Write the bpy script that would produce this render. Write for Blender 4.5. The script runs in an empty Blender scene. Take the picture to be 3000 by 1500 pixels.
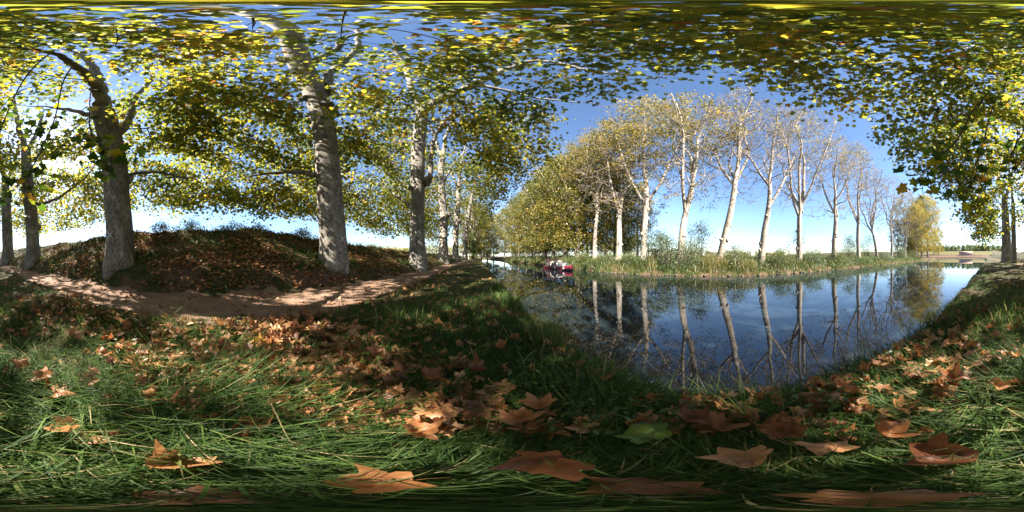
import bpy, math, random
import numpy as np
from mathutils import Vector
from mathutils.bvhtree import BVHTree

R = math.radians
rng = np.random.default_rng(7)
random.seed(7)
scene = bpy.context.scene
COL = scene.collection

# ------------------------------------------------------------------ camera
# a full 360 x 180 degree panorama; the canal runs along Y, water on the +X side
CAM = np.array([0.0, 0.0, 1.2])
cam_data = bpy.data.cameras.new("camera")
cam_data.type = 'PANO'
for holder in (cam_data, getattr(cam_data, "cycles", None)):
    try:
        holder.panorama_type = 'EQUIRECTANGULAR'
    except Exception:
        pass
cam_data.clip_start = 0.01
cam_data.clip_end = 3000.0
cam = bpy.data.objects.new("camera", cam_data)
cam.location = CAM
cam.rotation_euler = (R(90), 0, R(-12))
COL.objects.link(cam)
scene.camera = cam

# ------------------------------------------------------------------ sky, sun, exposure
SUN_A, SUN_E = R(-151), R(37)          # azimuth clockwise from +Y, elevation
world = bpy.data.worlds.new("World")
scene.world = world
world.use_nodes = True
wn = world.node_tree.nodes
sky = wn.new("ShaderNodeTexSky")
sky.sky_type = 'NISHITA'
sky.sun_disc = False
sky.sun_elevation = SUN_E
sky.sun_rotation = SUN_A
sky.air_density = 1.0
sky.dust_density = 0.35
sky.ozone_density = 4.0
bg = wn["Background"]
bg.inputs["Strength"].default_value = 0.08
world.node_tree.links.new(sky.outputs[0], bg.inputs["Color"])

sun_data = bpy.data.lights.new("sun", 'SUN')
sun_data.energy = 5.0
sun_data.angle = R(0.5)
sun_data.color = (1.0, 0.93, 0.82)
sun = bpy.data.objects.new("sun", sun_data)
to_sun = Vector((math.sin(SUN_A) * math.cos(SUN_E), math.cos(SUN_A) * math.cos(SUN_E), math.sin(SUN_E)))
sun.rotation_euler = to_sun.to_track_quat('Z', 'Y').to_euler()
sun.location = to_sun * 60
COL.objects.link(sun)

scene.view_settings.view_transform = 'Standard'
scene.view_settings.look = 'None'
scene.view_settings.gamma = 1.0
scene.view_settings.exposure = 2.1
scene.render.engine = 'CYCLES'
cy = scene.cycles
cy.max_bounces = 8
cy.diffuse_bounces = 5
cy.glossy_bounces = 3
cy.transmission_bounces = 5
cy.transparent_max_bounces = 4
cy.use_denoising = True
cy.sample_clamp_indirect = 6.0
cy.caustics_reflective = False
cy.caustics_refractive = False

# ------------------------------------------------------------------ geometry helpers
def px(x, y, d):
    """pixel of the 3000 x 1500 panorama + horizontal distance -> world point"""
    a = R((x - 1400) * 0.12)
    e = R((750 - y) * 0.12)
    return np.array([d * math.sin(a), d * math.cos(a), CAM[2] + d * math.tan(e)])

def azd(a_deg, d):
    a = R(a_deg)
    return d * math.sin(a), d * math.cos(a)

def tag(o, label=None, cat=None, group=None, kind=None):
    if label: o["label"] = label
    if cat: o["category"] = cat
    if group: o["group"] = group
    if kind: o["kind"] = kind
    return o

def empty(name, loc=(0, 0, 0), label=None, cat=None, group=None):
    o = bpy.data.objects.new(name, None)
    o.empty_display_size = 0.3
    o.location = loc
    COL.objects.link(o)
    return tag(o, label, cat, group)

def np_mesh(name, verts, faces, mat, rnd=None, smooth=False):
    """verts (N,3); faces (F,3) or (F,4) int array or a list of such arrays"""
    verts = np.asarray(verts, dtype=np.float32)
    if not isinstance(faces, list):
        faces = [faces]
    faces = [np.asarray(f, dtype=np.int32) for f in faces if len(f)]
    me = bpy.data.meshes.new(name)
    me.vertices.add(len(verts))
    me.vertices.foreach_set("co", verts.ravel())
    loops = np.concatenate([f.ravel() for f in faces])
    counts = np.concatenate([np.full(len(f), f.shape[1], dtype=np.int32) for f in faces])
    starts = np.concatenate([[0], np.cumsum(counts)[:-1]]).astype(np.int32)
    me.loops.add(len(loops))
    me.loops.foreach_set("vertex_index", loops)
    me.polygons.add(len(counts))
    me.polygons.foreach_set("loop_start", starts)
    me.polygons.foreach_set("loop_total", counts)
    if smooth:
        me.polygons.foreach_set("use_smooth", np.ones(len(counts), dtype=bool))
    if rnd is not None:
        at = me.attributes.new("rnd", 'FLOAT', 'POINT')
        at.data.foreach_set("value", np.asarray(rnd, dtype=np.float32))
    me.update(calc_edges=True)
    if mat is not None:
        for m in (mat if isinstance(mat, (list, tuple)) else [mat]):
            me.materials.append(m)
    return me

def link(name, me, parent=None, loc=None):
    o = bpy.data.objects.new(name, me)
    if loc is not None:
        o.location = loc
    COL.objects.link(o)
    if parent is not None:
        o.parent = parent
    return o

def child_np(name, verts, faces, mat, parent=None, rnd=None, smooth=False):
    """mesh given in WORLD space, parented to an empty that is only translated"""
    v = np.asarray(verts, dtype=float)
    if parent is not None:
        v = v - np.array(parent.location)
    return link(name, np_mesh(name, v, faces, mat, rnd, smooth), parent)

class MB:
    """collects boxes, prisms, tubes into one mesh"""
    def __init__(self):
        self.v, self.q, self.t, self.n = [], [], [], 0
    def add(self, v, q=None, t=None):
        v = np.asarray(v, float)
        if q is not None and len(q): self.q.append(np.asarray(q) + self.n)
        if t is not None and len(t): self.t.append(np.asarray(t) + self.n)
        self.v.append(v); self.n += len(v)
    def box(self, lo, hi, rot=0.0, about=(0, 0)):
        x0, y0, z0 = lo; x1, y1, z1 = hi
        v = np.array([[x0,y0,z0],[x1,y0,z0],[x1,y1,z0],[x0,y1,z0],[x0,y0,z1],[x1,y0,z1],[x1,y1,z1],[x0,y1,z1]], float)
        self.add(v, [[3,2,1,0],[4,5,6,7],[0,1,5,4],[1,2,6,5],[2,3,7,6],[3,0,4,7]])
    def tube(self, pts, rad, sides=8, bump=None):
        v, q = tube(pts, rad, sides, bump)
        self.add(v, q)
    def arrays(self):
        return np.concatenate(self.v), ([np.concatenate(self.q)] if self.q else []) + ([np.concatenate(self.t)] if self.t else [])
    def build(self, name, mat, parent=None, smooth=False, rnd=None):
        v, f = self.arrays()
        return link(name, np_mesh(name, v, f, mat, rnd, smooth), parent)
    def build_world(self, name, mat, parent=None, smooth=False, rnd=None):
        v, f = self.arrays()
        return child_np(name, v, f, mat, parent, rnd, smooth)

def norm(v):
    return v / (np.linalg.norm(v, axis=-1, keepdims=True) + 1e-9)

def tube(pts, rad, sides=8, bump=None):
    pts = np.asarray(pts, float); rad = np.asarray(rad, float); n = len(pts)
    tan = np.empty_like(pts)
    tan[1:-1] = pts[2:] - pts[:-2]; tan[0] = pts[1] - pts[0]; tan[-1] = pts[-1] - pts[-2]
    tan = norm(tan)
    ref = np.array([1.0, 0, 0]) if abs(tan[0][0]) < 0.8 else np.array([0, 1.0, 0])
    u = np.empty_like(pts)
    prev = ref
    for i in range(n):
        w = prev - tan[i] * np.dot(prev, tan[i])
        l = np.linalg.norm(w)
        if l < 1e-6:
            w = np.cross(tan[i], [0.3, 0.5, 0.8]); l = np.linalg.norm(w)
        prev = w / l
        u[i] = prev
    w = np.cross(tan, u)
    th = np.linspace(0, 2 * math.pi, sides, endpoint=False)
    rr = np.repeat(rad[:, None], sides, 1)
    if bump is not None:
        rr = rr * bump(np.arange(n)[:, None], th[None, :], pts)
    v = pts[:, None, :] + rr[:, :, None] * (np.cos(th)[None, :, None] * u[:, None, :] + np.sin(th)[None, :, None] * w[:, None, :])
    v = v.reshape(-1, 3)
    i = np.arange(n - 1)[:, None]; j = np.arange(sides)[None, :]; k = (j + 1) % sides
    q = np.stack([i * sides + j, i * sides + k, (i + 1) * sides + k, (i + 1) * sides + j], -1).reshape(-1, 4)
    return v, q

_ph = np.random.default_rng(3).uniform(0, 6.28, (40, 2))
_dir = np.random.default_rng(4).uniform(0, 6.28, 40)
def noise2(x, y, s=1.0, k=0):
    """cheap smooth 2-D noise about -1..1"""
    out = 0
    for i in range(5):
        a = _dir[(i + k) % 40]; f = s * (1 + 0.47 * i)
        xx = x * math.cos(a) - y * math.sin(a); yy = x * math.sin(a) + y * math.cos(a)
        out = out + np.sin(xx * f + _ph[(i + k) % 40, 0] + 1.3 * np.sin(yy * f * 0.7 + _ph[(i + k) % 40, 1])) / (1 + 0.4 * i)
    return out / 2.4

def sstep(a, b, x):
    t = np.clip((x - a) / (b - a), 0, 1)
    return t * t * (3 - 2 * t)

def smooth_path(pts, per=6):
    """Catmull-Rom through points (columns may carry radius too)"""
    p = np.asarray(pts, float)
    p = np.vstack([2 * p[0] - p[1], p, 2 * p[-1] - p[-2]])
    out = []
    for i in range(1, len(p) - 2):
        for t in np.linspace(0, 1, per, endpoint=False):
            a, b, c, d = p[i - 1], p[i], p[i + 1], p[i + 2]
            out.append(0.5 * ((2 * b) + (c - a) * t + (2 * a - 5 * b + 4 * c - d) * t * t + (3 * b - a - 3 * c + d) * t ** 3))
    out.append(p[-2])
    return np.array(out)

# ------------------------------------------------------------------ materials
def new_mat(name):
    m = bpy.data.materials.new(name)
    m.use_nodes = True
    nt = m.node_tree
    for n in list(nt.nodes):
        nt.nodes.remove(n)
    out = nt.nodes.new("ShaderNodeOutputMaterial")
    return m, nt, out

def ramp(nt, fac, stops, interp='LINEAR'):
    r = nt.nodes.new("ShaderNodeValToRGB")
    r.color_ramp.interpolation = interp
    el = r.color_ramp.elements
    while len(el) < len(stops): el.new(0.5)
    for e, (p, c) in zip(el, stops):
        e.position = p; e.color = (*c, 1)
    nt.links.new(fac, r.inputs[0])
    return r.outputs[0]

def noise(nt, vec, scale, detail=4, rough=0.55, dist=0.0):
    n = nt.nodes.new("ShaderNodeTexNoise")
    n.inputs["Scale"].default_value = scale
    n.inputs["Detail"].default_value = detail
    n.inputs["Roughness"].default_value = rough
    n.inputs["Distortion"].default_value = dist
    if vec is not None: nt.links.new(vec, n.inputs["Vector"])
    return n

def mixc(nt, fac, a, b, mode='MIX'):
    m = nt.nodes.new("ShaderNodeMix")
    m.data_type = 'RGBA'; m.blend_type = mode
    for s, val in ((m.inputs[0], fac), (m.inputs[6], a), (m.inputs[7], b)):
        if hasattr(val, "is_output"): nt.links.new(val, s)
        elif isinstance(val, (int, float)): s.default_value = val
        else: s.default_value = (*val, 1)
    return m.outputs[2]

def coords(nt, which="Object", scale=None):
    tc = nt.nodes.new("ShaderNodeTexCoord")
    o = tc.outputs[which]
    if scale:
        mp = nt.nodes.new("ShaderNodeMapping")
        mp.inputs["Scale"].default_value = scale
        nt.links.new(o, mp.inputs[0]); o = mp.outputs[0]
    return o

def geo_pos(nt, scale=None):
    g = nt.nodes.new("ShaderNodeNewGeometry")
    o = g.outputs["Position"]
    if scale:
        mp = nt.nodes.new("ShaderNodeMapping")
        mp.inputs["Scale"].default_value = scale
        nt.links.new(o, mp.inputs[0]); o = mp.outputs[0]
    return o

def bump(nt, h, strength, dist):
    b = nt.nodes.new("ShaderNodeBump")
    b.inputs["Strength"].default_value = strength
    b.inputs["Distance"].default_value = dist
    nt.links.new(h, b.inputs["Height"])
    return b.outputs[0]

def principled(nt, out, color, rough=0.7, spec=0.4, normal=None, metallic=0.0):
    p = nt.nodes.new("ShaderNodeBsdfPrincipled")
    if hasattr(color, "is_output"): nt.links.new(color, p.inputs["Base Color"])
    else: p.inputs["Base Color"].default_value = (*color, 1)
    if hasattr(rough, "is_output"): nt.links.new(rough, p.inputs["Roughness"])
    else: p.inputs["Roughness"].default_value = rough
    p.inputs["Specular IOR Level"].default_value = spec
    p.inputs["Metallic"].default_value = metallic
    if normal is not None: nt.links.new(normal, p.inputs["Normal"])
    nt.links.new(p.outputs[0], out.inputs[0])
    return p

def mat_plain(name, color, rough=0.6, spec=0.4, var=0.12, scale=6.0, metallic=0.0):
    m, nt, out = new_mat(name)
    n = noise(nt, coords(nt), scale, 5, 0.65)
    dark = tuple(c * (1 - 2 * var) for c in color); light = tuple(min(1, c * (1 + var)) for c in color)
    c = ramp(nt, n.outputs[0], [(0.3, dark), (0.7, light)])
    principled(nt, out, c, rough, spec, bump(nt, n.outputs[0], 0.15, 0.01), metallic)
    return m

def mat_leaf(name, stops, trans=0.45, gloss=0.12, rough=0.45, obj_random=False, mottle=0.0, through=2.0):
    m, nt, out = new_mat(name)
    if obj_random:
        fac = nt.nodes.new("ShaderNodeObjectInfo").outputs["Random"]
    else:
        a = nt.nodes.new("ShaderNodeAttribute"); a.attribute_name = "rnd"
        fac = a.outputs["Fac"]
    c = ramp(nt, fac, stops)
    if mottle:
        n = noise(nt, geo_pos(nt), 22.0, 4, 0.7)
        c = mixc(nt, mottle, c, ramp(nt, n.outputs[0], [(0.35, (0.25, 0.2, 0.16)), (0.65, (1.25, 1.2, 1.1))]), 'MULTIPLY')
    d = nt.nodes.new("ShaderNodeBsdfDiffuse"); nt.links.new(c, d.inputs[0])
    t = nt.nodes.new("ShaderNodeBsdfTranslucent")
    hs = nt.nodes.new("ShaderNodeHueSaturation")
    hs.inputs["Saturation"].default_value = 1.02; hs.inputs["Value"].default_value = through
    nt.links.new(c, hs.inputs["Color"]); nt.links.new(hs.outputs[0], t.inputs[0])
    ms = nt.nodes.new("ShaderNodeMixShader"); ms.inputs[0].default_value = trans
    nt.links.new(d.outputs[0], ms.inputs[1]); nt.links.new(t.outputs[0], ms.inputs[2])
    last = ms.outputs[0]
    if gloss:
        g = nt.nodes.new("ShaderNodeBsdfGlossy"); g.inputs["Roughness"].default_value = rough
        m2 = nt.nodes.new("ShaderNodeMixShader")
        m2.inputs[0].default_value = gloss * 0.35
        nt.links.new(last, m2.inputs[1]); nt.links.new(g.outputs[0], m2.inputs[2])
        last = m2.outputs[0]
    nt.links.new(last, out.inputs[0])
    return m

def mat_bark(name, base, light, dark, scale=1.0, patch=0.5):
    """plane-tree bark: plates that flake off and leave pale and olive patches"""
    m, nt, out = new_mat(name)
    p = geo_pos(nt, (1.0 * scale, 1.0 * scale, 0.55 * scale))
    wob = noise(nt, p, 2.2, 4, 0.6)
    vm = nt.nodes.new("ShaderNodeVectorMath"); vm.operation = 'MULTIPLY_ADD'
    vm.inputs[1].default_value = (0.35, 0.35, 0.35)
    nt.links.new(wob.outputs["Color"], vm.inputs[0]); nt.links.new(p, vm.inputs[2])
    vo = nt.nodes.new("ShaderNodeTexVoronoi"); vo.inputs["Scale"].default_value = 9.0
    nt.links.new(vm.outputs[0], vo.inputs["Vector"])
    sep = nt.nodes.new("ShaderNodeSeparateColor"); nt.links.new(vo.outputs["Color"], sep.inputs[0])
    c = ramp(nt, sep.outputs[0], [(0.0, dark), (0.3, base), (0.62, base), (0.72, light), (1.0, light)])
    big = noise(nt, p, 1.1, 5, 0.65)
    c = mixc(nt, patch, c, ramp(nt, big.outputs[0], [(0.36, tuple(v * 0.62 for v in base)), (0.5, base), (0.66, light)]))
    fine = noise(nt, geo_pos(nt, (6, 6, 1.6)), 5.0, 6, 0.7)
    c = mixc(nt, 0.4, c, ramp(nt, fine.outputs[0], [(0.3, (0.5, 0.48, 0.45)), (0.65, (1.12, 1.1, 1.08))]), 'MULTIPLY')
    vo2 = nt.nodes.new("ShaderNodeTexVoronoi"); vo2.inputs["Scale"].default_value = 9.0; vo2.feature = 'F1'
    nt.links.new(vm.outputs[0], vo2.inputs["Vector"])
    add = nt.nodes.new("ShaderNodeMath"); add.operation = 'ADD'
    nt.links.new(sep.outputs[0], add.inputs[0]); nt.links.new(fine.outputs[0], add.inputs[1])
    principled(nt, out, c, 0.85, 0.2, bump(nt, add.outputs[0], 0.55, 0.03))
    return m

M = {}
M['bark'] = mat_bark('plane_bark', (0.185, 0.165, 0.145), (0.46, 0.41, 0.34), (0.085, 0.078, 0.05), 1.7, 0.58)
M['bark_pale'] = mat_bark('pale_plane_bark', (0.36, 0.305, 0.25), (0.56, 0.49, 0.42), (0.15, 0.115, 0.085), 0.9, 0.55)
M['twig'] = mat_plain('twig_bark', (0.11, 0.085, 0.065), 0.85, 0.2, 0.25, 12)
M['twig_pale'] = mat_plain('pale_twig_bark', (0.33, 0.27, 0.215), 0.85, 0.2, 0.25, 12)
LEAF_STOPS = [(0.0, (0.048, 0.075, 0.012)), (0.30, (0.108, 0.122, 0.018)), (0.62, (0.20, 0.180, 0.022)),
              (0.85, (0.34, 0.265, 0.026)), (0.94, (0.42, 0.26, 0.032)), (1.0, (0.27, 0.11, 0.028))]
M['leaf'] = mat_leaf('green_yellow_plane_leaf', LEAF_STOPS, 0.64, through=2.35)
M['leaf_gold'] = mat_leaf('gold_plane_leaf', [(0, (0.05, 0.065, 0.014)), (0.35, (0.11, 0.12, 0.022)), (0.7, (0.24, 0.20, 0.035)), (1, (0.36, 0.23, 0.04))], 0.42)
M['leaf_yellow'] = mat_leaf('yellow_plane_leaf', [(0, (0.085, 0.088, 0.018)), (0.4, (0.185, 0.155, 0.028)), (1, (0.36, 0.245, 0.045))], 0.45)
M['bush'] = mat_leaf('bush_leaf', [(0, (0.03, 0.055, 0.014)), (0.5, (0.085, 0.115, 0.03)), (0.85, (0.17, 0.17, 0.05)), (1, (0.25, 0.16, 0.05))], 0.3)
M['bush_silver'] = mat_leaf('grey_green_bush_leaf', [(0, (0.04, 0.062, 0.026)), (0.5, (0.105, 0.14, 0.058)), (1, (0.23, 0.25, 0.13))], 0.3)
M['ivy'] = mat_leaf('ivy_leaf', [(0, (0.03, 0.07, 0.012)), (0.6, (0.085, 0.15, 0.02)), (1, (0.16, 0.2, 0.03))], 0.35)
M['vine'] = mat_leaf('vine_leaf', [(0, (0.12, 0.12, 0.02)), (0.5, (0.24, 0.22, 0.035)), (1, (0.36, 0.27, 0.05))], 0.3)
M['grass'] = mat_leaf('grass_blade', [(0, (0.022, 0.05, 0.013)), (0.45, (0.058, 0.108, 0.024)), (0.8, (0.125, 0.18, 0.04)), (0.9, (0.25, 0.22, 0.09)), (1, (0.40, 0.31, 0.16))], 0.35, 0.03, 0.5)
M['grass_far'] = mat_leaf('bank_grass_blade', [(0, (0.025, 0.048, 0.010)), (0.45, (0.068, 0.10, 0.02)), (0.75, (0.13, 0.14, 0.035)), (1, (0.27, 0.21, 0.085))], 0.35)
M['reed'] = mat_leaf('reed_blade', [(0, (0.10, 0.12, 0.025)), (0.5, (0.21, 0.19, 0.055)), (1, (0.30, 0.20, 0.09))], 0.35)
M['dead_leaf'] = mat_leaf('fallen_brown_leaf', [(0, (0.14, 0.055, 0.028)), (0.35, (0.31, 0.14, 0.06)), (0.6, (0.43, 0.215, 0.095)), (0.85, (0.46, 0.26, 0.125)), (1, (0.50, 0.31, 0.13))], 0.18, 0.10, 0.5, False, 0.35)
M['fallen'] = mat_leaf('fallen_leaf_skin', [(0, (0.19, 0.07, 0.03)), (0.35, (0.35, 0.14, 0.05)), (0.75, (0.46, 0.21, 0.08)), (1, (0.50, 0.25, 0.11))], 0.22, 0.10, 0.5, True, 0.45)
M['fallen_green'] = mat_leaf('fallen_green_leaf_skin', [(0, (0.11, 0.17, 0.02)), (1, (0.17, 0.22, 0.03))], 0.3, 0.1, 0.5, True, 0.25)
M['fallen_yellow'] = mat_leaf('fallen_yellow_leaf_skin', [(0, (0.42, 0.24, 0.04)), (1, (0.45, 0.28, 0.05))], 0.3, 0.1, 0.5, True, 0.3)
M['hang_leaf'] = mat_leaf('hanging_leaf_skin', [(0, (0.028, 0.06, 0.010)), (0.45, (0.06, 0.11, 0.012)), (0.75, (0.20, 0.22, 0.014)), (0.9, (0.45, 0.35, 0.02)), (1, (0.34, 0.14, 0.03))], 0.5, 0.1, 0.45, True, 0.2)

def mat_ground():
    m, nt, out = new_mat('soil_and_turf')
    p = geo_pos(nt)
    n1 = noise(nt, p, 0.8, 6, 0.65); n2 = noise(nt, p, 9.0, 6, 0.7); n3 = noise(nt, p, 60.0, 4, 0.7)
    green = ramp(nt, n2.outputs[0], [(0.3, (0.022, 0.034, 0.010)), (0.7, (0.06, 0.075, 0.022))])
    soil = ramp(nt, n2.outputs[0], [(0.3, (0.09, 0.055, 0.035)), (0.7, (0.20, 0.125, 0.08))])
    f = ramp(nt, n1.outputs[0], [(0.44, (0, 0, 0)), (0.6, (1, 1, 1))])
    c = mixc(nt, f, green, soil)
    c = mixc(nt, 0.5, c, ramp(nt, n3.outputs[0], [(0.3, (0.45, 0.42, 0.4)), (0.7, (1.3, 1.25, 1.2))]), 'MULTIPLY')
    principled(nt, out, c, 0.95, 0.1, bump(nt, n2.outputs[0], 0.8, 0.05))
    return m
def mat_path():
    m, nt, out = new_mat('trodden_earth')
    p = geo_pos(nt)
    n1 = noise(nt, p, 1.1, 6, 0.65); n2 = noise(nt, p, 12.0, 8, 0.72); n3 = noise(nt, p, 90.0, 4, 0.7)
    c = ramp(nt, n1.outputs[0], [(0.30, (0.14, 0.088, 0.056)), (0.42, (0.25, 0.155, 0.105)), (0.55, (0.33, 0.215, 0.15)), (0.7, (0.42, 0.29, 0.215))])
    c = mixc(nt, 0.6, c, ramp(nt, n2.outputs[0], [(0.3, (0.6, 0.56, 0.53)), (0.7, (1.2, 1.2, 1.18))]), 'MULTIPLY')
    c = mixc(nt, 0.35, c, ramp(nt, n3.outputs[0], [(0.35, (0.5, 0.48, 0.46)), (0.7, (1.3, 1.3, 1.3))]), 'MULTIPLY')
    principled(nt, out, c, 0.95, 0.15, bump(nt, n2.outputs[0], 0.9, 0.045))
    return m
def mat_water():
    m, nt, out = new_mat('canal_water')
    n = noise(nt, geo_pos(nt, (1.0, 0.55, 1.0)), 2.4, 3, 0.5)
    n2 = noise(nt, geo_pos(nt), 0.25, 2, 0.5)
    mul = nt.nodes.new("ShaderNodeMath"); mul.operation = 'MULTIPLY'
    nt.links.new(n.outputs[0], mul.inputs[0]); nt.links.new(n2.outputs[0], mul.inputs[1])
    c = ramp(nt, n2.outputs[0], [(0.35, (0.013, 0.022, 0.029)), (0.65, (0.017, 0.026, 0.032))])
    p = principled(nt, out, c, 0.015, 0.5, bump(nt, mul.outputs[0], 0.06, 0.03))
    p.inputs["IOR"].default_value = 1.95
    return m
M['stone_path'] = mat_plain('path_pebble', (0.30, 0.22, 0.17), 0.9, 0.2, 0.3, 20)
M['ground'] = mat_ground(); M['path'] = mat_path(); M['water'] = mat_water()

# ------------------------------------------------------------------ terrain
WATER_Z = -0.75
NEAR_Y = np.array([-160, -145, -140, -132, -118, -95, -60, 60, 90, 120, 140, 170.0])
NEAR_X = np.array([160, 80, 45, 20, 8, 3, 1.35, 1.35, 0.5, -6, -25, -70.0])
FAR_Y = np.array([-160, -118, -112, -100, -70, -45, -22, -11, 0, 14.7, 30, 47, 60, 90, 120, 145, 170.0])
FAR_X = np.array([300, 80, 45, 33, 30, 25, 20.7, 18, 15.2, 13.6, 12.3, 11, 10.4, 9, 3.5, -10, -50.0])
def x_near(y):
    return np.interp(y, NEAR_Y, NEAR_X) + 0.12 * noise2(np.asarray(y, float), 0.0 * np.asarray(y, float), 1.1, 2)
def x_far(y):
    return np.interp(y, FAR_Y, FAR_X) + 0.22 * noise2(np.asarray(y, float), 3.0 + 0.0 * np.asarray(y, float), 0.8, 5)
def path_c(y):
    """centre of the towpath and half its width"""
    y = np.asarray(y, float)
    c = np.interp(y, [-140, -60, -25, -10, 0, 8, 16, 40, 80, 140], [-1.0, -3.4, -4.6, -4.15, -3.85, -3.75, -3.7, -3.2, -2.6, -12])
    return c, np.interp(np.abs(y), [0, 10, 30], [1.2, 1.0, 0.75])
def crest(y):
    return np.interp(y, [-80, -35, -20, -10, -4, 2, 8, 14, 25, 60], [2.1, 2.7, 2.7, 2.75, 2.9, 2.85, 2.4, 2.05, 1.75, 1.6]) + .16 * noise2(np.asarray(y, float), 0 * np.asarray(y, float), .9, 63)
def height(x, y):
    x = np.asarray(x, float); y = np.asarray(y, float)
    zc = crest(y)
    pc, pw = path_c(y)
    toe = pc - pw                                   # foot of the embankment
    t = toe - x                                     # distance up the slope
    emb = np.interp(t, [0, 0.2, 0.5, 0.8, 1.3, 2.6, 5.0, 7.8, 11, 22, 400], [0, 0.14, 0.55, 0.82, 1.0, 1.5, 2.9, 2.8, 2.0, 0.3, 0.3]) * zc / 3.0
    near = 0.05 + 0.05 * noise2(x, y, 1.3, 1) + 0.025 * noise2(x, y, 4.0, 7)
    on_path = np.clip(1 - np.abs(x - pc) / (pw + 0.3), 0, 1)
    near = near * (1 - sstep(0, 0.4, on_path)) - 0.03 * sstep(0, 0.5, on_path)
    emb_n = emb + (0.10 * noise2(x, y, 1.6, 3) + 0.05 * noise2(x, y, 5, 9)) * sstep(0, 1.2, t)
    z = np.where(t > 0, emb_n, near)
    s = x - x_near(y)                               # > 0 : in the canal
    z = np.where(s > -0.7, z + np.interp(s, [-0.7, -0.35, 0.05, 0.5, 2], [0, -0.08, -0.85, -1.3, -2.0]), z)
    f = x - x_far(y)
    far = np.interp(f, [-2, -0.4, 0.0, 0.25, 1.2, 3, 8, 30, 400], [-2, -1.3, -0.85, -0.45, 0.05, 0.45, 0.45, 0.3, 0.3]) + 0.08 * noise2(x, y, 0.9, 11) * sstep(0.3, 2, f)
    mid = 0.5 * (x_near(y) + x_far(y))
    z = np.where(x > mid, far, z)
    # land beyond the bends rises gently into a hill
    z = z + sstep(-175, -420, y) * 15.0 * sstep(-250, 20, x)
    return z

def grow_axis(lo, hi, fine_lo, fine_hi, step, factor=1.16):
    a = list(np.arange(fine_lo, fine_hi, step))
    s = step; v = fine_hi
    while v < hi: a.append(v); s *= factor; v += s
    a.append(hi)
    s = step; v = fine_lo - step
    pre = []
    while v > lo: pre.append(v); s *= factor; v -= s
    pre.append(lo)
    return np.array(pre[::-1] + a)

XS = np.unique(np.concatenate([grow_axis(-900, 900, -12, 3.4, 0.14, 1.2), np.arange(9, 34, 0.45)]))
YS = grow_axis(-900, 900, -9, 9, 0.25, 1.07)
gx, gy = np.meshgrid(XS, YS, indexing='ij')
gz = height(gx, gy)
gv = np.stack([gx, gy, gz], -1).reshape(-1, 3)
ni, nj = gx.shape
ii = np.arange(ni - 1)[:, None] * nj; jj = np.arange(nj - 1)[None, :]
gq = np.stack([ii + jj, ii + nj + jj, ii + nj + jj + 1, ii + jj + 1], -1).reshape(-1, 4)
ground = link('ground', np_mesh('ground', gv, gq, M['ground'], smooth=True))
tag(ground, kind='structure')

wy = np.concatenate([np.arange(-158, 166, 4.0)])
wa = np.stack([np.interp(wy, NEAR_Y, NEAR_X) - 1.2, wy, 0 * wy + WATER_Z], -1)
wb = np.stack([np.interp(wy, FAR_Y, FAR_X) + 1.2, wy, 0 * wy + WATER_Z], -1)
wv = np.concatenate([wa, wb]); k = np.arange(len(wy) - 1); L = len(wy)
tag(link('water', np_mesh('water', wv, np.stack([k, k + L, k + L + 1, k + 1], -1), M['water'])), kind='structure')

# towpath: a strip of trodden earth with ragged edges laid just over the ground
py_ = np.concatenate([np.arange(-30, -12, 0.6), np.arange(-12, 12, 0.12), np.arange(12, 75, 0.8)])
pc_, pw_ = path_c(py_)
rows = []
for u in np.linspace(-1, 1, 17):
    e = np.abs(u) ** 3
    xx = pc_ + u * pw_ * (1 + 0.24 * e * noise2(py_, py_ * 0 + np.sign(u) * 5, 2.1, 13) + 0.12 * e * noise2(py_, py_ * 0 + np.sign(u) * 9, 8, 15))
    zz = height(xx, py_) + 0.022 + (0.016 * noise2(xx, py_, 3.2, 21) + .010 * noise2(xx, py_, 9.0, 22)) * (1 - e) - 0.018 * e
    rows.append(np.stack([xx, py_, zz], -1))
pv = np.stack(rows, 0); a, b = pv.shape[:2]
ii = np.arange(a - 1)[:, None] * b; jj = np.arange(b - 1)[None, :]
tag(link('towpath', np_mesh('towpath', pv.reshape(-1, 3), np.stack([ii + jj, ii + b + jj, ii + b + jj + 1, ii + jj + 1], -1).reshape(-1, 4), M['path'], smooth=True)), kind='structure')

# ------------------------------------------------------------------ leaves
def outline(half):
    half = np.array(half, float)
    return np.vstack([half, (half[1:-1] * [-1, 1])[::-1]])
HI = outline([(0, 0), (.18, -.10), (.46, -.17), (.50, .01), (.46, .12), (.62, .20), (.82, .44), (.62, .48), (.42, .50), (.42, .64), (.19, .80), (0, 1.05)])
MID = outline([(0, 0), (.52, -.12), (.42, .15), (.80, .46), (.40, .52), (0, 1.05)])
LOW = outline([(0, 0), (.55, .08), (.36, .34), (.64, .62), (0, 1.0)])
def leaf_template(o, centre=(0, .3), curl=0.25, fold=0.2, cup=0.0, seed=0):
    rs = np.random.default_rng(seed)
    n = len(o)
    p = np.vstack([o, centre])
    z = fold * np.abs(p[:, 0]) - curl * (p[:, 1] - .3) ** 2 - cup * (p[:, 0] ** 2)
    z = z + rs.normal(0, 0.05, n + 1) * (1 if seed else 0)
    z[-1] = -0.03
    v = np.column_stack([p[:, 0], p[:, 1] - 0.4, z])
    t = np.array([[i, (i + 1) % n, n] for i in range(n)])
    return v, t
T_HI = leaf_template(HI, seed=5)
T_CR = [leaf_template(HI, (0, .3), c, f, u, 60 + i) for i, (c, f, u) in enumerate(((.9, .35, .2), (-.7, .6, .1), (.4, -.5, -.6), (1.2, .1, .5)))]
T_MID = leaf_template(MID, (0, .32), 0.2, 0.25)
T_LOW = leaf_template(LOW, (0, .36), 0.1, 0.2)
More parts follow.
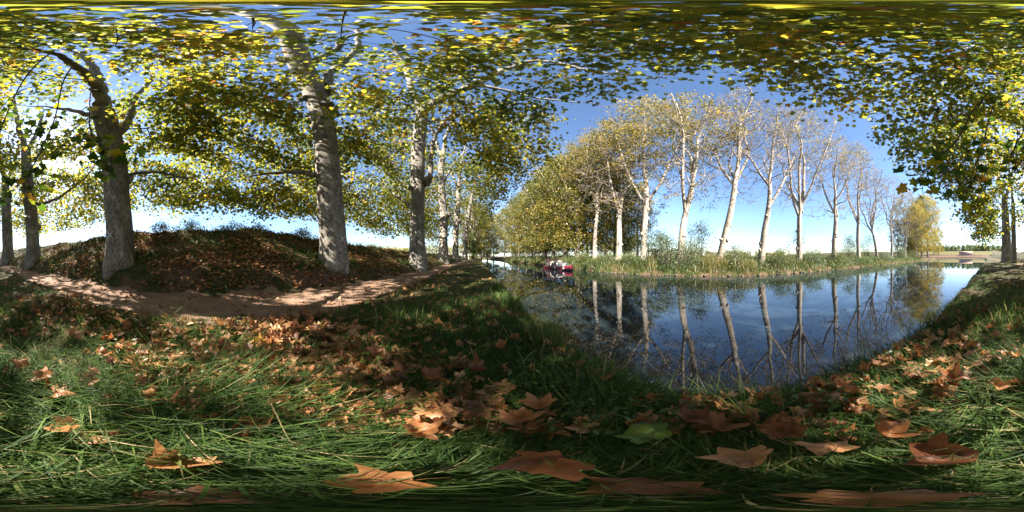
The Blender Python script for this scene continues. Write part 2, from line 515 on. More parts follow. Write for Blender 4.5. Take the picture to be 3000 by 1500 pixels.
T_LOW = (T_LOW[0][:-1], np.array([[0, 1, 2], [0, 2, 6], [0, 6, 7], [2, 3, 4], [2, 4, 6], [4, 5, 6]]))
T_KITE = (np.array([(0, -.45, 0), (.46, 0, .1), (0, .55, 0), (-.46, 0, .1)]), np.array([[0, 1, 2], [0, 2, 3]]))
T_OVAL = (np.array([(0, -.5, 0), (.26, -.05, .06), (0, .5, -.05), (-.26, -.05, .06)]), np.array([[0, 1, 2], [0, 2, 3]]))

def scatter(pos, size, tmpl, up=0.5, rs=rng, rnd=None, spread=1.0):
    """many leaves as one vertex / triangle soup"""
    n = len(pos)
    tv, tt = tmpl
    nrm = rs.normal(0, spread, (n, 3)); nrm[:, 2] = np.abs(nrm[:, 2]) * 0.8 + up
    nrm = norm(nrm)
    t = norm(np.cross(nrm, rs.normal(0, 1, (n, 3))))
    b = np.cross(nrm, t)
    v = pos[:, None, :] + size[:, None, None] * (tv[None, :, 0:1] * t[:, None] + tv[None, :, 1:2] * b[:, None] + tv[None, :, 2:3] * nrm[:, None])
    f = (tt[None] + (np.arange(n) * len(tv))[:, None, None]).reshape(-1, 3)
    if rnd is None: rnd = rs.uniform(0, 1, n)
    return v.reshape(-1, 3), f, np.repeat(rnd, len(tv))

def soup(name, parts, mat, parent=None, kind=None):
    vs, fs, rr, n = [], [], [], 0
    for v, f, r in parts:
        if len(v) == 0: continue
        vs.append(v); fs.append(f + n); rr.append(r); n += len(v)
    if not vs: return None
    o = child_np(name, np.concatenate(vs), np.concatenate(fs), mat, parent, np.concatenate(rr))
    if kind: o["kind"] = kind
    return o

def sun_gap(p, rs):
    """gaps in the crowns that let shafts of sun down to the ground"""
    gx_ = p[:, 0] - p[:, 2] * to_sun.x / to_sun.z; gy_ = p[:, 1] - p[:, 2] * to_sun.y / to_sun.z
    gx_ = gx_ - 12.0; gy_ = gy_ - 1.5
    g = noise2(gx_, gy_, .8, 51) + .3 * noise2(gx_, gy_, 3.0, 53)
    return (g > 0.17) & (rs.uniform(0, 1, len(p)) < np.where(p[:, 0] < -7.5, .72, .92))

# ------------------------------------------------------------------ tree skeletons
class Skel:
    def __init__(self, cap=9000):
        self.p = np.zeros((cap, 3)); self.par = np.full(cap, -1); self.r = np.zeros(cap); self.fixed = np.zeros(cap, bool); self.n = 0
    def add(self, p, par, r=0.0, fixed=False):
        i = self.n
        self.p[i] = p; self.par[i] = par; self.r[i] = r; self.fixed[i] = fixed; self.n += 1
        return i
    def chain(self, pts, rad, par=-1):
        ids = []
        for q, r in zip(pts, rad):
            par = self.add(q, par, r, True); ids.append(par)
        return ids
    def nearest(self, q):
        return int(np.argmin(np.linalg.norm(self.p[:self.n] - q, axis=1)))
    def grow(self, targets, start, rs, seg=0.7, wob=0.10, skip=0, tip=0.008, lift=0.3):
        """join each target to the nearest wood, nearest targets first"""
        targets = np.asarray(targets)
        order = np.argsort(np.linalg.norm(targets - start, axis=1))
        for q in targets[order]:
            d = self.p[skip:self.n] - q
            cost = np.linalg.norm(d, axis=1) + 0.25 * np.maximum(0, d[:, 2])
            i = int(np.argmin(cost)) + skip
            a = self.p[i]; L = np.linalg.norm(q - a)
            pr = self.par[i]
            dirn = norm(a - self.p[pr]) if pr >= 0 else np.array([0, 0, 1.0])
            c = a + dirn * L * 0.35 + np.array([0, 0, lift * L * 0.3])
            m = max(1, int(L / seg)); par = i
            for k in range(1, m + 1):
                t = k / m
                w = (1 - t) ** 2 * a + 2 * t * (1 - t) * c + t * t * q
                if k < m: w = w + rs.normal(0, wob * min(1, L), 3)
                par = self.add(w, par, tip)
        # pipe model for the grown wood
        acc = np.zeros(self.n)
        for i in range(self.n - 1, -1, -1):
            if not self.fixed[i]:
                self.r[i] = max(tip, acc[i] ** (1 / 2.35)) if acc[i] > 0 else tip
            pr = self.par[i]
            if pr >= 0 and not self.fixed[i]:
                acc[pr] += self.r[i] ** 2.35
        for i in range(self.n):
            pr = self.par[i]
            if pr >= 0 and not self.fixed[i]:
                self.r[i] = min(self.r[i], self.r[pr] * 0.92)
    def grown_chains(self):
        kids = {}
        for i in range(self.n):
            if self.par[i] >= 0 and not self.fixed[i]:
                kids.setdefault(int(self.par[i]), []).append(i)
        heads = [c for i, cs in kids.items() if self.fixed[i] for c in cs]
        out = []
        while heads:
            h = heads.pop(); ch = [int(self.par[h]), h]; cur = h
            while cur in kids:
                cs = sorted(kids[cur], key=lambda c: -self.r[c])
                heads.extend(cs[1:]); cur = cs[0]; ch.append(cur)
            out.append(ch)
        return out

def bark_bump(seed, amp=0.045, flare=0.0, z0=0.0):
    ph = np.random.default_rng(seed).uniform(0, 6.28, 8)
    def f(i, th, pts):
        z = pts[:, 2][:, None] + 0 * th
        o = 1 + amp * (np.sin(2 * th + ph[0] + z * 0.35) + 0.6 * np.sin(3 * th + ph[1] - z * 0.5) + 0.5 * np.sin(5 * th + ph[2] + z * 0.9) + 0.4 * np.sin(z * 2.1 + ph[3] + th))
        if flare:
            e = np.exp(-np.maximum(0, z - z0) / 0.55)
            o = o + flare * e * (0.75 + 0.45 * np.sin(5 * th + ph[4]) + 0.3 * np.sin(3 * th + ph[5]))
        return o
    return f

def wood_part(name, chains_pts, chains_r, mat, parent, smooth=True):
    mb = MB()
    for p, r in zip(chains_pts, chains_r):
        rm = max(r)
        s = 12 if rm > 0.2 else 8 if rm > 0.09 else 6 if rm > 0.04 else 4 if rm > 0.016 else 3
        mb.tube(p, r, s)
    return mb.build_world(name, mat, parent, smooth)

def burl(name, c, axis_r, r, parent, mat, seed):
    """a knobbly swelling left where limbs were cut"""
    rs = np.random.default_rng(seed)
    u, w = 14, 9
    th = np.linspace(0, 2 * math.pi, u, endpoint=False); ph = np.linspace(0.05, math.pi - 0.05, w)
    T, P_ = np.meshgrid(th, ph)
    a = rs.uniform(0, 6.28, 6)
    k = 1 + 0.18 * np.sin(2 * T + a[0]) * np.sin(P_) + 0.16 * np.sin(3 * T + 2 * P_ + a[1]) + 0.10 * np.sin(5 * T - 3 * P_ + a[2])
    v = np.stack([np.cos(T) * np.sin(P_) * k * r[0], np.sin(T) * np.sin(P_) * k * r[1], np.cos(P_) * k * r[2]], -1).reshape(-1, 3) + c
    i = np.arange(w - 1)[:, None] * u; j = np.arange(u)[None, :]
    q = np.stack([i + j, i + (j + 1) % u, i + u + (j + 1) % u, i + u + j], -1).reshape(-1, 4)
    return child_np(name, v, q, mat, parent, None, True)

# pool of places where twigs with leaves end, over the near row of trees
def crown_pool(n, rs):
    x = rs.uniform(-16.5, 6.5, n); y = rs.uniform(-34, 44, n); z = rs.uniform(3.0, 22, n)
    nz = noise2(x, y, 0.42, 17); nz2 = noise2(x, y, 1.1, 23)
    # underside: high over the path and the water's edge, skirts hanging low on the land side
    low = np.interp(x, [-16, -12, -9.5, -8, -4, 0, 3, 6.5], [6.2, 4.9, 5.0, 6.8, 8.6, 8.2, 7.2, 8.6])
    low = low + np.interp(y, [-34, -18, -12, -6, 0, 8, 13, 44], [-4.2, -3.4, -1.2, -0.2, 0, 0.3, 2.0, 0.5]) * sstep(-8, -3, x)
    low = low + 0.8 * nz + 0.4 * nz2
    top = np.interp(x, [-16.5, -13, -9, -4, 2, 6.5], [8, 14, 20, 21, 16, 9.5]) + 1.5 * nz2
    xm = np.interp(y, [-34, -15, -8, -3, 2, 6, 10, 14, 20, 44], [1.0, 3.2, 4.6, 4.4, 3.4, 2.6, 4.8, 6.2, 3.5, 1.5]) + 0.9 * nz
    ok = (z > low) & (z < top) & (x < xm)
    # looser towards the top; clumps and holes
    d3 = np.sin(x * 1.1 + 2 * np.sin(y * .6)) * np.sin(y * 1.0 + 1.5 * np.sin(z * .7)) * np.sin(z * 1.2 + x * .5)
    keep = np.clip(0.55 + 0.55 * d3, 0.03, 1) * np.exp(-np.maximum(0, z - low) / 4.4)
    keep = keep * np.where((y < -4) & (x < -3), .40, 1.0) * np.where((y < -4) & (x >= -3), .82, 1.0) * np.where(z > low + 6, .6, 1)
    ok &= rs.uniform(0, 1, n) < keep
    return np.stack([x, y, z], -1)[ok]

def thin(pts, dist):
    """poisson-like thinning on a hash grid"""
    seen = {}; out = []
    for i, p in enumerate(pts):
        key = tuple((p // dist).astype(int)); good = True
        for a in (-1, 0, 1):
            for b in (-1, 0, 1):
                for c in (-1, 0, 1):
                    for j in seen.get((key[0] + a, key[1] + b, key[2] + c), ()):
                        if np.sum((pts[j] - p) ** 2) < dist * dist: good = False; break
                    if not good: break
                if not good: break
            if not good: break
        if good:
            seen.setdefault(key, []).append(i); out.append(i)
    return pts[out]

def base_pt(a_deg, d):
    x, y = azd(a_deg, d)
    return np.array([x, y, float(height(x, y))])

def ground_at(p, sink=0.25):
    p = np.array(p, float); p[2] = float(height(p[0], p[1])) - sink
    return p

# trunks and main limbs of the near row: pixel, horizontal distance, radius
NEAR = [
 dict(key='N1', cross=(322, 688), label='thick plane tree with white painted cross whose limbs fork over the low hanging branch',
   trunk=[(352, 770, 7.8, .74), (350, 700, 7.8, .68), (345, 600, 7.8, .64), (338, 500, 7.75, .62), (325, 420, 7.6, .58), (312, 365, 7.4, .55), (300, 325, 7.1, .50)],
   limbs=[[(300, 325, 7.1, .33), (288, 270, 6.3, .26), (255, 225, 5.4, .20), (215, 190, 4.5, .155), (150, 155, 3.8, .11), (40, 140, 3.4, .07)],
          [(303, 335, 7.2, .38), (296, 260, 7.0, .30), (275, 205, 6.6, .24), (245, 165, 6.3, .17)],
          [(318, 390, 7.5, .27), (360, 380, 8.0, .24), (380, 340, 8.2, .21), (395, 290, 8.2, .17), (440, 240, 8.0, .12)],
          [(330, 525, 7.8, .13), (400, 507, 8.3, .10), (470, 505, 8.8, .08), (530, 520, 9.2, .06)],
          [(310, 360, 7.4, .24), (240, 330, 8.4, .18), (170, 318, 9.4, .12)]]),
 dict(key='N2', cross=(1003, 700), label='tall knobbly plane tree with burls and a white painted cross',
   trunk=[(978, 790, 8.0, .76), (978, 730, 8.0, .66), (972, 640, 8.0, .63), (964, 540, 8.0, .61), (954, 440, 8.0, .59), (944, 350, 8.0, .58), (930, 290, 7.7, .60),
          (905, 235, 7.0, .56), (880, 185, 6.0, .50), (862, 130, 4.7, .38), (850, 95, 3.6, .30), (790, 58, 2.6, .23), (650, 30, 1.7, .18)],
   limbs=[[(950, 250, 7.2, .27), (972, 210, 6.9, .22), (1010, 180, 6.6, .17), (1045, 140, 5.8, .12), (1052, 95, 4.6, .09)],
          [(900, 190, 6.2, .24), (940, 168, 5.8, .19), (985, 148, 5.4, .14), (1005, 115, 4.4, .10)],
          [(868, 185, 6.1, .22), (815, 185, 6.6, .16), (750, 192, 7.4, .11)],
          [(930, 515, 8.1, .13), (870, 505, 8.6, .11), (800, 508, 9.2, .08), (745, 515, 9.8, .05)],
          [(960, 345, 8.0, .12), (1010, 335, 8.6, .10), (1080, 330, 9.2, .07)]]),
 dict(key='N3', label='plane tree past the bend of the path whose long pale limb reaches over the water',
   trunk=[(1224, 775, 14, .82), (1222, 715, 14, .70), (1222, 640, 14, .64), (1224, 560, 13.9, .62), (1224, 500, 13.8, .60), (1226, 430, 13.5, .56), (1232, 360, 13.0, .52), (1240, 318, 12.4, .48)],
   limbs=[[(1240, 318, 12.4, .42), (1290, 290, 11.6, .38), (1350, 265, 10.8, .33), (1420, 235, 10.0, .27), (1500, 195, 9.0, .21), (1580, 178, 8.3, .17), (1700, 200, 8.6, .12), (1800, 218, 8.8, .07)],
          [(1238, 325, 12.6, .36), (1215, 280, 12.4, .30), (1200, 235, 12.0, .25), (1185, 190, 11.0, .19), (1160, 150, 9.4, .13)],
          [(1240, 545, 13.8, .26), (1258, 520, 13.6, .24), (1262, 460, 13.2, .2), (1275, 400, 12.8, .16), (1300, 360, 12.2, .12)],
          [(1390, 250, 10.4, .17), (1470, 262, 10.6, .14), (1560, 285, 11.2, .10), (1680, 300, 11.6, .06)],
          [(1205, 610, 14, .15), (1185, 590, 14.4, .12), (1150, 565, 14.8, .09), (1100, 520, 15.2, .05)]]),
 dict(key='N4', label='fourth plane tree along the path, beside the dense leaning one',
   trunk=[(1300, 768, 24, .86), (1299, 700, 24, .66), (1300, 640, 24, .60), (1294, 560, 24, .52), (1292, 500, 24, .46), (1300, 440, 23.5, .40)],
   limbs=[[(1300, 440, 23.5, .32), (1310, 390, 23, .25), (1330, 350, 22.5, .16)], [(1297, 470, 23.8, .26), (1275, 410, 24, .18), (1262, 370, 24, .12)],
          [(1295, 540, 24, .2), (1330, 480, 23, .15), (1380, 430, 22, .09)]]),
 dict(key='N5', label='grey plane tree standing fifth in the row along the path',
   trunk=[(1336, 762, 34, .80), (1334, 700, 34, .62), (1338, 640, 34, .58), (1342, 580, 34, .50), (1345, 530, 34, .42)],
   limbs=[[(1345, 530, 34, .34), (1352, 470, 33, .24), (1366, 420, 32, .14)], [(1343, 560, 34, .26), (1320, 500, 34, .16)], [(1345, 550, 34, .24), (1385, 500, 32, .15), (1430, 460, 30, .08)]]),
 dict(key='N6', label='slim plane tree leaning towards the water near the far end of the path',
   trunk=[(1362, 758, 46, .80), (1364, 690, 46, .62), (1372, 630, 46, .55), (1382, 580, 46, .44)],
   limbs=[[(1382, 580, 46, .34), (1394, 520, 44, .22), (1410, 480, 42, .12)], [(1378, 600, 46, .28), (1420, 560, 42, .16), (1470, 530, 38, .08)]]),
 dict(key='L1', label='plane tree with a scarred foot standing between the path and the sunlit slope',
   trunk=[(98, 772, 15, .78), (96, 700, 15, .64), (92, 640, 15, .60), (84, 560, 15, .56), (78, 490, 15, .50), (76, 440, 14.8, .44)],
   limbs=[[(76, 440, 14.8, .34), (60, 390, 14, .27), (48, 340, 13, .2), (40, 290, 12, .13)], [(80, 455, 14.9, .3), (105, 390, 15, .2), (125, 340, 15, .12)],
          [(100, 600, 15, .16), (150, 590, 14, .13), (200, 560, 13, .10), (250, 520, 12.4, .07)]]),
 dict(key='L2', label='plane tree behind the scarred one, just beside the edge where the path turns',
   trunk=[(24, 760, 23, .90), (22, 700, 23, .76), (20, 640, 23, .70), (18, 580, 23, .62), (14, 520, 22.6, .50)],
   limbs=[[(14, 520, 22.6, .4), (0, 460, 21, .28), (-15, 420, 20, .16)], [(16, 540, 22.8, .34), (40, 480, 23, .24), (55, 430, 23, .14)]]),
 dict(key='L3', label='broad plane tree at the far bend, its trunk fluted at the foot',
   trunk=[(-50, 756, 30, .98), (-52, 700, 30, .84), (-54, 640, 30, .72), (-58, 580, 29.5, .56)],
   limbs=[[(-58, 580, 29.5, .4), (-75, 520, 28, .26), (-90, 480, 26, .14)], [(-56, 600, 29.6, .4), (-40, 530, 29, .26), (-28, 480, 28, .14)]]),
 dict(key='L4', label='slimmer plane tree close beside the fluted trunk at the far bend',
   trunk=[(-28, 754, 27, .52), (-30, 700, 27, .42), (-31, 640, 27, .36), (-33, 590, 27, .28)],
   limbs=[[(-33, 590, 27, .22), (-38, 530, 26, .14), (-45, 490, 25, .08)]]),
]

rs = np.random.default_rng(11)
pool = crown_pool(150000, rs)
dcam = np.linalg.norm(pool - CAM, axis=1)
pool_n = thin(pool[dcam < 15], 0.62)
pool_m = thin(pool[(dcam >= 15) & (dcam < 26)], 0.95)
pool_f = thin(pool[dcam >= 26], 1.5)
# boughs drooping low over the path and bank downstream
ex = np.stack([rs.uniform(-4.5, 2.2, 260), rs.uniform(-25, -12, 260), rs.uniform(3.6, 8.0, 260)], -1)
ex = ex[ex[:, 2] > 4.2 + 1.2 * np.sin(ex[:, 0] * 1.3 + ex[:, 1])]
pool = np.concatenate([pool_n, pool_m, pool_f, thin(ex, 0.9)])

N_ROW = 'plane trees along the towpath'
trees = {}
for T in NEAR:
    P_ = np.array([[*px(x, y, d), r] for x, y, d, r in T['trunk']])
    g = float(height(P_[0, 0], P_[0, 1]))
    P_[0, 2] = g - 1.2
    path = smooth_path(P_, 7)
    T['path'] = path
    root = empty('plane_tree', (P_[0, 0], P_[0, 1], g), T['label'], 'tree', N_ROW)
    T['root'] = root; trees[T['key']] = T
    sk = Skel(14000)
    ids = sk.chain(path[:, :3], path[:, 3])
    seed = sum(map(ord, T['key']))
    v, q = tube(path[:, :3], path[:, 3], 28 if T['key'] in ('N1', 'N2', 'N3', 'L1') else 16, bark_bump(seed, 0.04, 0.34, g - .15))
    T['trunk_ob'] = child_np('trunk', v, q, M['bark'], root, None, True)
    T['trunk_vq'] = (v, q)
    for j, lm in enumerate(T['limbs']):
        lp = np.array([[*px(x, y, d), r] for x, y, d, r in lm])
        ext = lp[-1, :3] - lp[-2, :3]; ext = ext / np.linalg.norm(ext); ext[2] = abs(ext[2]) * .4 + .1
        rw = np.random.default_rng(seed * 3 + j)
        for q_ in range(3):
            ext = norm(ext + rw.normal(0, .3, 3))
            lp = np.vstack([lp, np.append(lp[-1, :3] + ext * 1.1, lp[-1, 3] * .58)])
        lp = smooth_path(lp, 6)
        w = np.random.default_rng(seed + j).normal(0, 1, (len(lp), 3)) * lp[:, 3:4] * 0.22
        w[0] = 0
        lp[:, :3] += w
        T.setdefault('limb_paths', []).append(lp)
        par = sk.nearest(lp[0, :3])
        sk.chain(lp[:, :3], lp[:, 3], par)
        v, q = tube(lp[:, :3], lp[:, 3], 12, bark_bump(seed + 31 * j, 0.05))
        child_np('limb', v, q, M['bark'], root, None, True)
    T['sk'] = sk

# the inside of a crown is bare: no leafy twigs along the trunks and main limbs; camera sight lines to them are thinned too
def clear_of(pool, paths):
    v = pool - CAM; dist = np.linalg.norm(v, axis=1); vn = v / dist[:, None]
    keep = np.ones(len(pool), bool)
    for p in paths:
        near = np.min(np.linalg.norm(pool[:, None, :] - p[None, ::2, :3], axis=2) - p[None, ::2, 3], axis=1)
        keep &= near > 0.55
        w = p[:, :3] - CAM; wd = np.linalg.norm(w, axis=1); wn = w / wd[:, None]
        ang = np.degrees(np.arccos(np.clip(vn @ wn.T, -1, 1)))
        lim = np.degrees(p[:, 3] / wd) + 3.2
        hit = ((ang < lim[None]) & (dist[:, None] < wd[None] + .3)).any(1)
        keep &= ~(hit & (np.random.default_rng(5).uniform(0, 1, len(pool)) < .86))
    return keep
paths_ = [T['path'] for T in trees.values()] + [lp for k in ('N1', 'N2', 'N3', 'L1', 'N4') for lp in trees[k]['limb_paths']]
pool = pool[clear_of(pool, paths_)]

# hand every leafy twig to the nearest tree of the row, then grow the wood to it
bases = {k: np.array(T['path'][-1][:3]) for k, T in trees.items()}
keys = list(bases)
D = np.stack([np.abs(pool[:, 1] - bases[k][1]) * 1.2 + 0.5 * np.abs(pool[:, 0] - bases[k][0]) for k in keys], 1)
own = np.argmin(D, 1)
leaf_total = 0
for ki, k in enumerate(keys):
    T = trees[k]; root = T['root']; sk = T['sk']
    tg = pool[own == ki]
    if len(tg) == 0: continue
    rs = np.random.default_rng(100 + ki)
    sk.grow(tg, T['path'][-1][:3], rs, 0.75, 0.09, skip=10, tip=0.011)
    cps, crs = [], []
    for ch in sk.grown_chains():
        cps.append(sk.p[ch]); r = sk.r[ch].copy(); r[0] = min(r[0], r[1] * 1.15); crs.append(r)
    for c_ in tg[np.linalg.norm(tg - CAM, axis=1) < 12.5]:
        for q_ in range(4):
            dv = norm(rs.normal(0, 1, 3) * [1, 1, .55]); ln = rs.uniform(.3, .65)
            cps.append(np.array([c_, c_ + dv * ln * .5 + rs.normal(0, .05, 3), c_ + dv * ln + [0, 0, -.06]])); crs.append(np.array([.009, .007, .004]))
    wood_part('branches', cps, crs, M['twig'], root)['kind'] = 'stuff'
    d = np.linalg.norm(tg - CAM, axis=1)
    parts = []
    for lo, hi, tm, cnt, sig, s0, s1 in ((0, 9.5, T_MID, 54, .46, .10, .20), (9.5, 15, T_LOW, 60, .52, .125, .235), (15, 26, T_LOW, 50, .60, .16, .27), (26, 99, T_KITE, 42, .85, .32, .5)):
        c = tg[(d >= lo) & (d < hi)]
        if not len(c): continue
        n = rs.poisson(cnt, len(c))
        pos = np.repeat(c, n, 0)
        off = rs.normal(0, 1, (len(pos), 3)) * [sig, sig, sig * 0.62]
        off[:, 2] -= 0.12
        pos = pos + off
        hue = np.repeat(np.clip(rs.normal(0.43, 0.17, len(c)) + 0.10 * noise2(c[:, 0], c[:, 1], 0.5, 3), 0, 1), n)
        hue = np.clip(hue + rs.normal(0, 0.2, len(pos)), 0, 1)
        kp = ~sun_gap(pos, rs); pos, hue = pos[kp], hue[kp]
        parts.append(scatter(pos, rs.uniform(s0, s1, len(pos)), tm, 0.45, rs, hue))
        leaf_total += len(pos)
    soup('crown', parts, M['leaf'], root)

# burls where limbs were lopped
def on_trunk(T, y_pix):
    p = T['path']; e = np.degrees(np.arctan2(p[:, 2] - CAM[2], np.hypot(p[:, 0], p[:, 1])))
    return p[int(np.argmin(np.abs(e - (750 - y_pix) * 0.12)))]
def side_vec(p, ang):
    """horizontal unit vector: 0 = to the right as seen from the path, 90 = towards it"""
    r = norm(np.array([p[0], p[1]])); right = np.array([r[1], -r[0]]); tow = -r
    v = right * math.cos(R(ang)) + tow * math.sin(R(ang))
    return np.array([v[0], v[1], 0])
for k, y, ang, rad, off in (('N2', 275, 15, (.46, .42, .34), .52), ('N2', 290, 170, (.34, .34, .26), .60), ('N2', 325, 60, (.46, .46, .26), .42), ('N2', 328, 10, (.34, .34, .24), .55),
                            ('N2', 180, 175, (.30, .30, .26), .46), ('N3', 530, 10, (.5, .5, .42), .5), ('N3', 555, 150, (.36, .36, .4), .5), ('N4', 628, 5, (.5, .5, .5), .5),
                            ('N5', 652, 10, (.5, .5, .5), .45), ('N1', 525, 0, (.22, .22, .24), .58), ('L1', 470, 20, (.4, .4, .4), .3), ('L1', 668, 0, (.28, .28, .3), .52)):
    p = on_trunk(trees[k], y)
    burl('burl', p[:3] + side_vec(p, ang) * off, 0, rad, trees[k]['root'], M['bark'], int(y + ang))

# white crosses painted on two trunks
M['paint'] = mat_plain('white_paint', (0.62, 0.63, 0.64), 0.8, 0.2, 0.18, 30)
for k in ('N1', 'N2'):
    T = trees[k]; v, q = T['trunk_vq']
    bvh = BVHTree.FromPolygons([tuple(a) for a in v], [tuple(int(i) for i in f) for f in q])
    cx, cyy = T['cross']
    for (a, b) in (((-8, -12), (8, 11)), ((8, -10), (-8, 10))):
        quads = MB(); left, right = [], []
        for t in np.linspace(0, 1, 9):
            x = cx + a[0] + (b[0] - a[0]) * t; y = cyy + a[1] + (b[1] - a[1]) * t
            w = 1.8 * (0.75 + 0.35 * math.sin(7 * t + a[0]))
            for lst, s in ((left, -1), (right, 1)):
                tgt = px(x + s * w, y, 5.0)
                hit = bvh.ray_cast(Vector(CAM), Vector(tgt - CAM))
                if hit[0] is not None: lst.append(np.array(hit[0] + hit[1] * (0.008 if hit[1].dot(Vector(tgt - CAM)) < 0 else -0.008)))
        n = min(len(left), len(right))
        if n > 2:
            i = np.arange(n - 1)
            quads.add(np.vstack([left[:n], right[:n]]), np.stack([i, i + n, i + n + 1, i + 1], -1))
            quads.build_world('painted_stroke', M['paint'], T['root'])

# ------------------------------------------------------------------ low hanging branches near the path, leaf by leaf
leaf_meshes = []
for s in range(4):
    v, t = leaf_template(HI, (0, .3), 0.35 + 0.1 * s, 0.28 - 0.12 * s, 0.1 * s, 50 + s)
    mb = MB(); mb.add(v, None, t)
    mb.tube(np.array([(0, -.4, -.03), (.02, -.62, 0.02), (-.01, -.85, .08)]), [.012, .010, .009], 3)
    vv, ff = mb.arrays()
    leaf_meshes.append(np_mesh('hanging_leaf_shape', vv, ff, M['hang_leaf']))

def hanging(T, pts, n_leaf, seed, spread=0.22):
    rs = np.random.default_rng(seed)
    root = T['root']
    P_ = np.array([[*px(x, y, d), r] for x, y, d, r in pts])
    sp = smooth_path(P_, 8)
    mb = MB(); mb.tube(sp[:, :3], sp[:, 3], 6)
    tips = []
    for i in range(len(sp) // 3, len(sp), 2):
        for s in range(2):
            d = rs.normal(0, 1, 3); d[2] -= 0.9; d = norm(d)
            L = rs.uniform(0.2, 0.5)
            m = sp[i, :3] + d * L * 0.5 + rs.normal(0, .04, 3); e = sp[i, :3] + d * L + np.array([0, 0, -0.08])
            mb.tube(np.array([sp[i, :3], m, e]), [.008, .006, .004], 4)
            tips += [m, e]
    br = mb.build_world('low_branch', M['twig'], root, True)
    for i in range(n_leaf):
        c = tips[rs.integers(len(tips))] + rs.normal(0, 1, 3) * spread * np.array([.6, .6, .5])
        o = bpy.data.objects.new('leaf', leaf_meshes[rs.integers(4)])
        COL.objects.link(o); o.parent = br
        o.location = c - np.array(root.location)
        s = rs.uniform(0.11, 0.17); o.scale = (s, s, s)
        o.rotation_euler = (R(rs.normal(200, 45)), R(rs.normal(0, 30)), rs.uniform(0, 6.28))
    return br
hanging(trees['N1'], [(285, 262, 5.6, .03), (268, 265, 4.4, .02), (262, 330, 3.2, .014), (268, 390, 2.7, .016), (305, 440, 2.6, .010), (330, 475, 2.6, .006)], 75, 1)
hanging(trees['N1'], [(215, 190, 4.5, .03), (185, 240, 3.8, .02), (165, 330, 3.1, .014), (130, 420, 2.8, .014), (90, 500, 2.8, .010), (60, 560, 2.8, .006)], 75, 2)
hanging(trees['N1'], [(150, 155, 3.8, .03), (60, 250, 3.6, .02), (10, 360, 3.1, .014), (-30, 440, 2.9, .014), (-20, 500, 2.9, .008)], 70, 3)
hanging(trees['L1'], [(40, 290, 12, .04), (-60, 250, 8, .03), (-130, 300, 4.5, .02), (-190, 400, 3.2, .02), (-260, 470, 2.9, .012), (-310, 525, 2.8, .006)], 75, 4)
hanging(trees['L1'], [(-60, 250, 8, .03), (-100, 340, 4.5, .02), (-120, 430, 3.2, .02), (-150, 500, 3.0, .012), (-160, 560, 3.0, .006)], 60, 5)

# ------------------------------------------------------------------ far bank
def far_pt(a_deg, off):
    a = R(a_deg)
    for r in np.arange(6, 260, 0.05):
        x, y = r * math.sin(a), r * math.cos(a)
        if x > np.interp(y, FAR_Y, FAR_X) + off: break
    return x, y, r

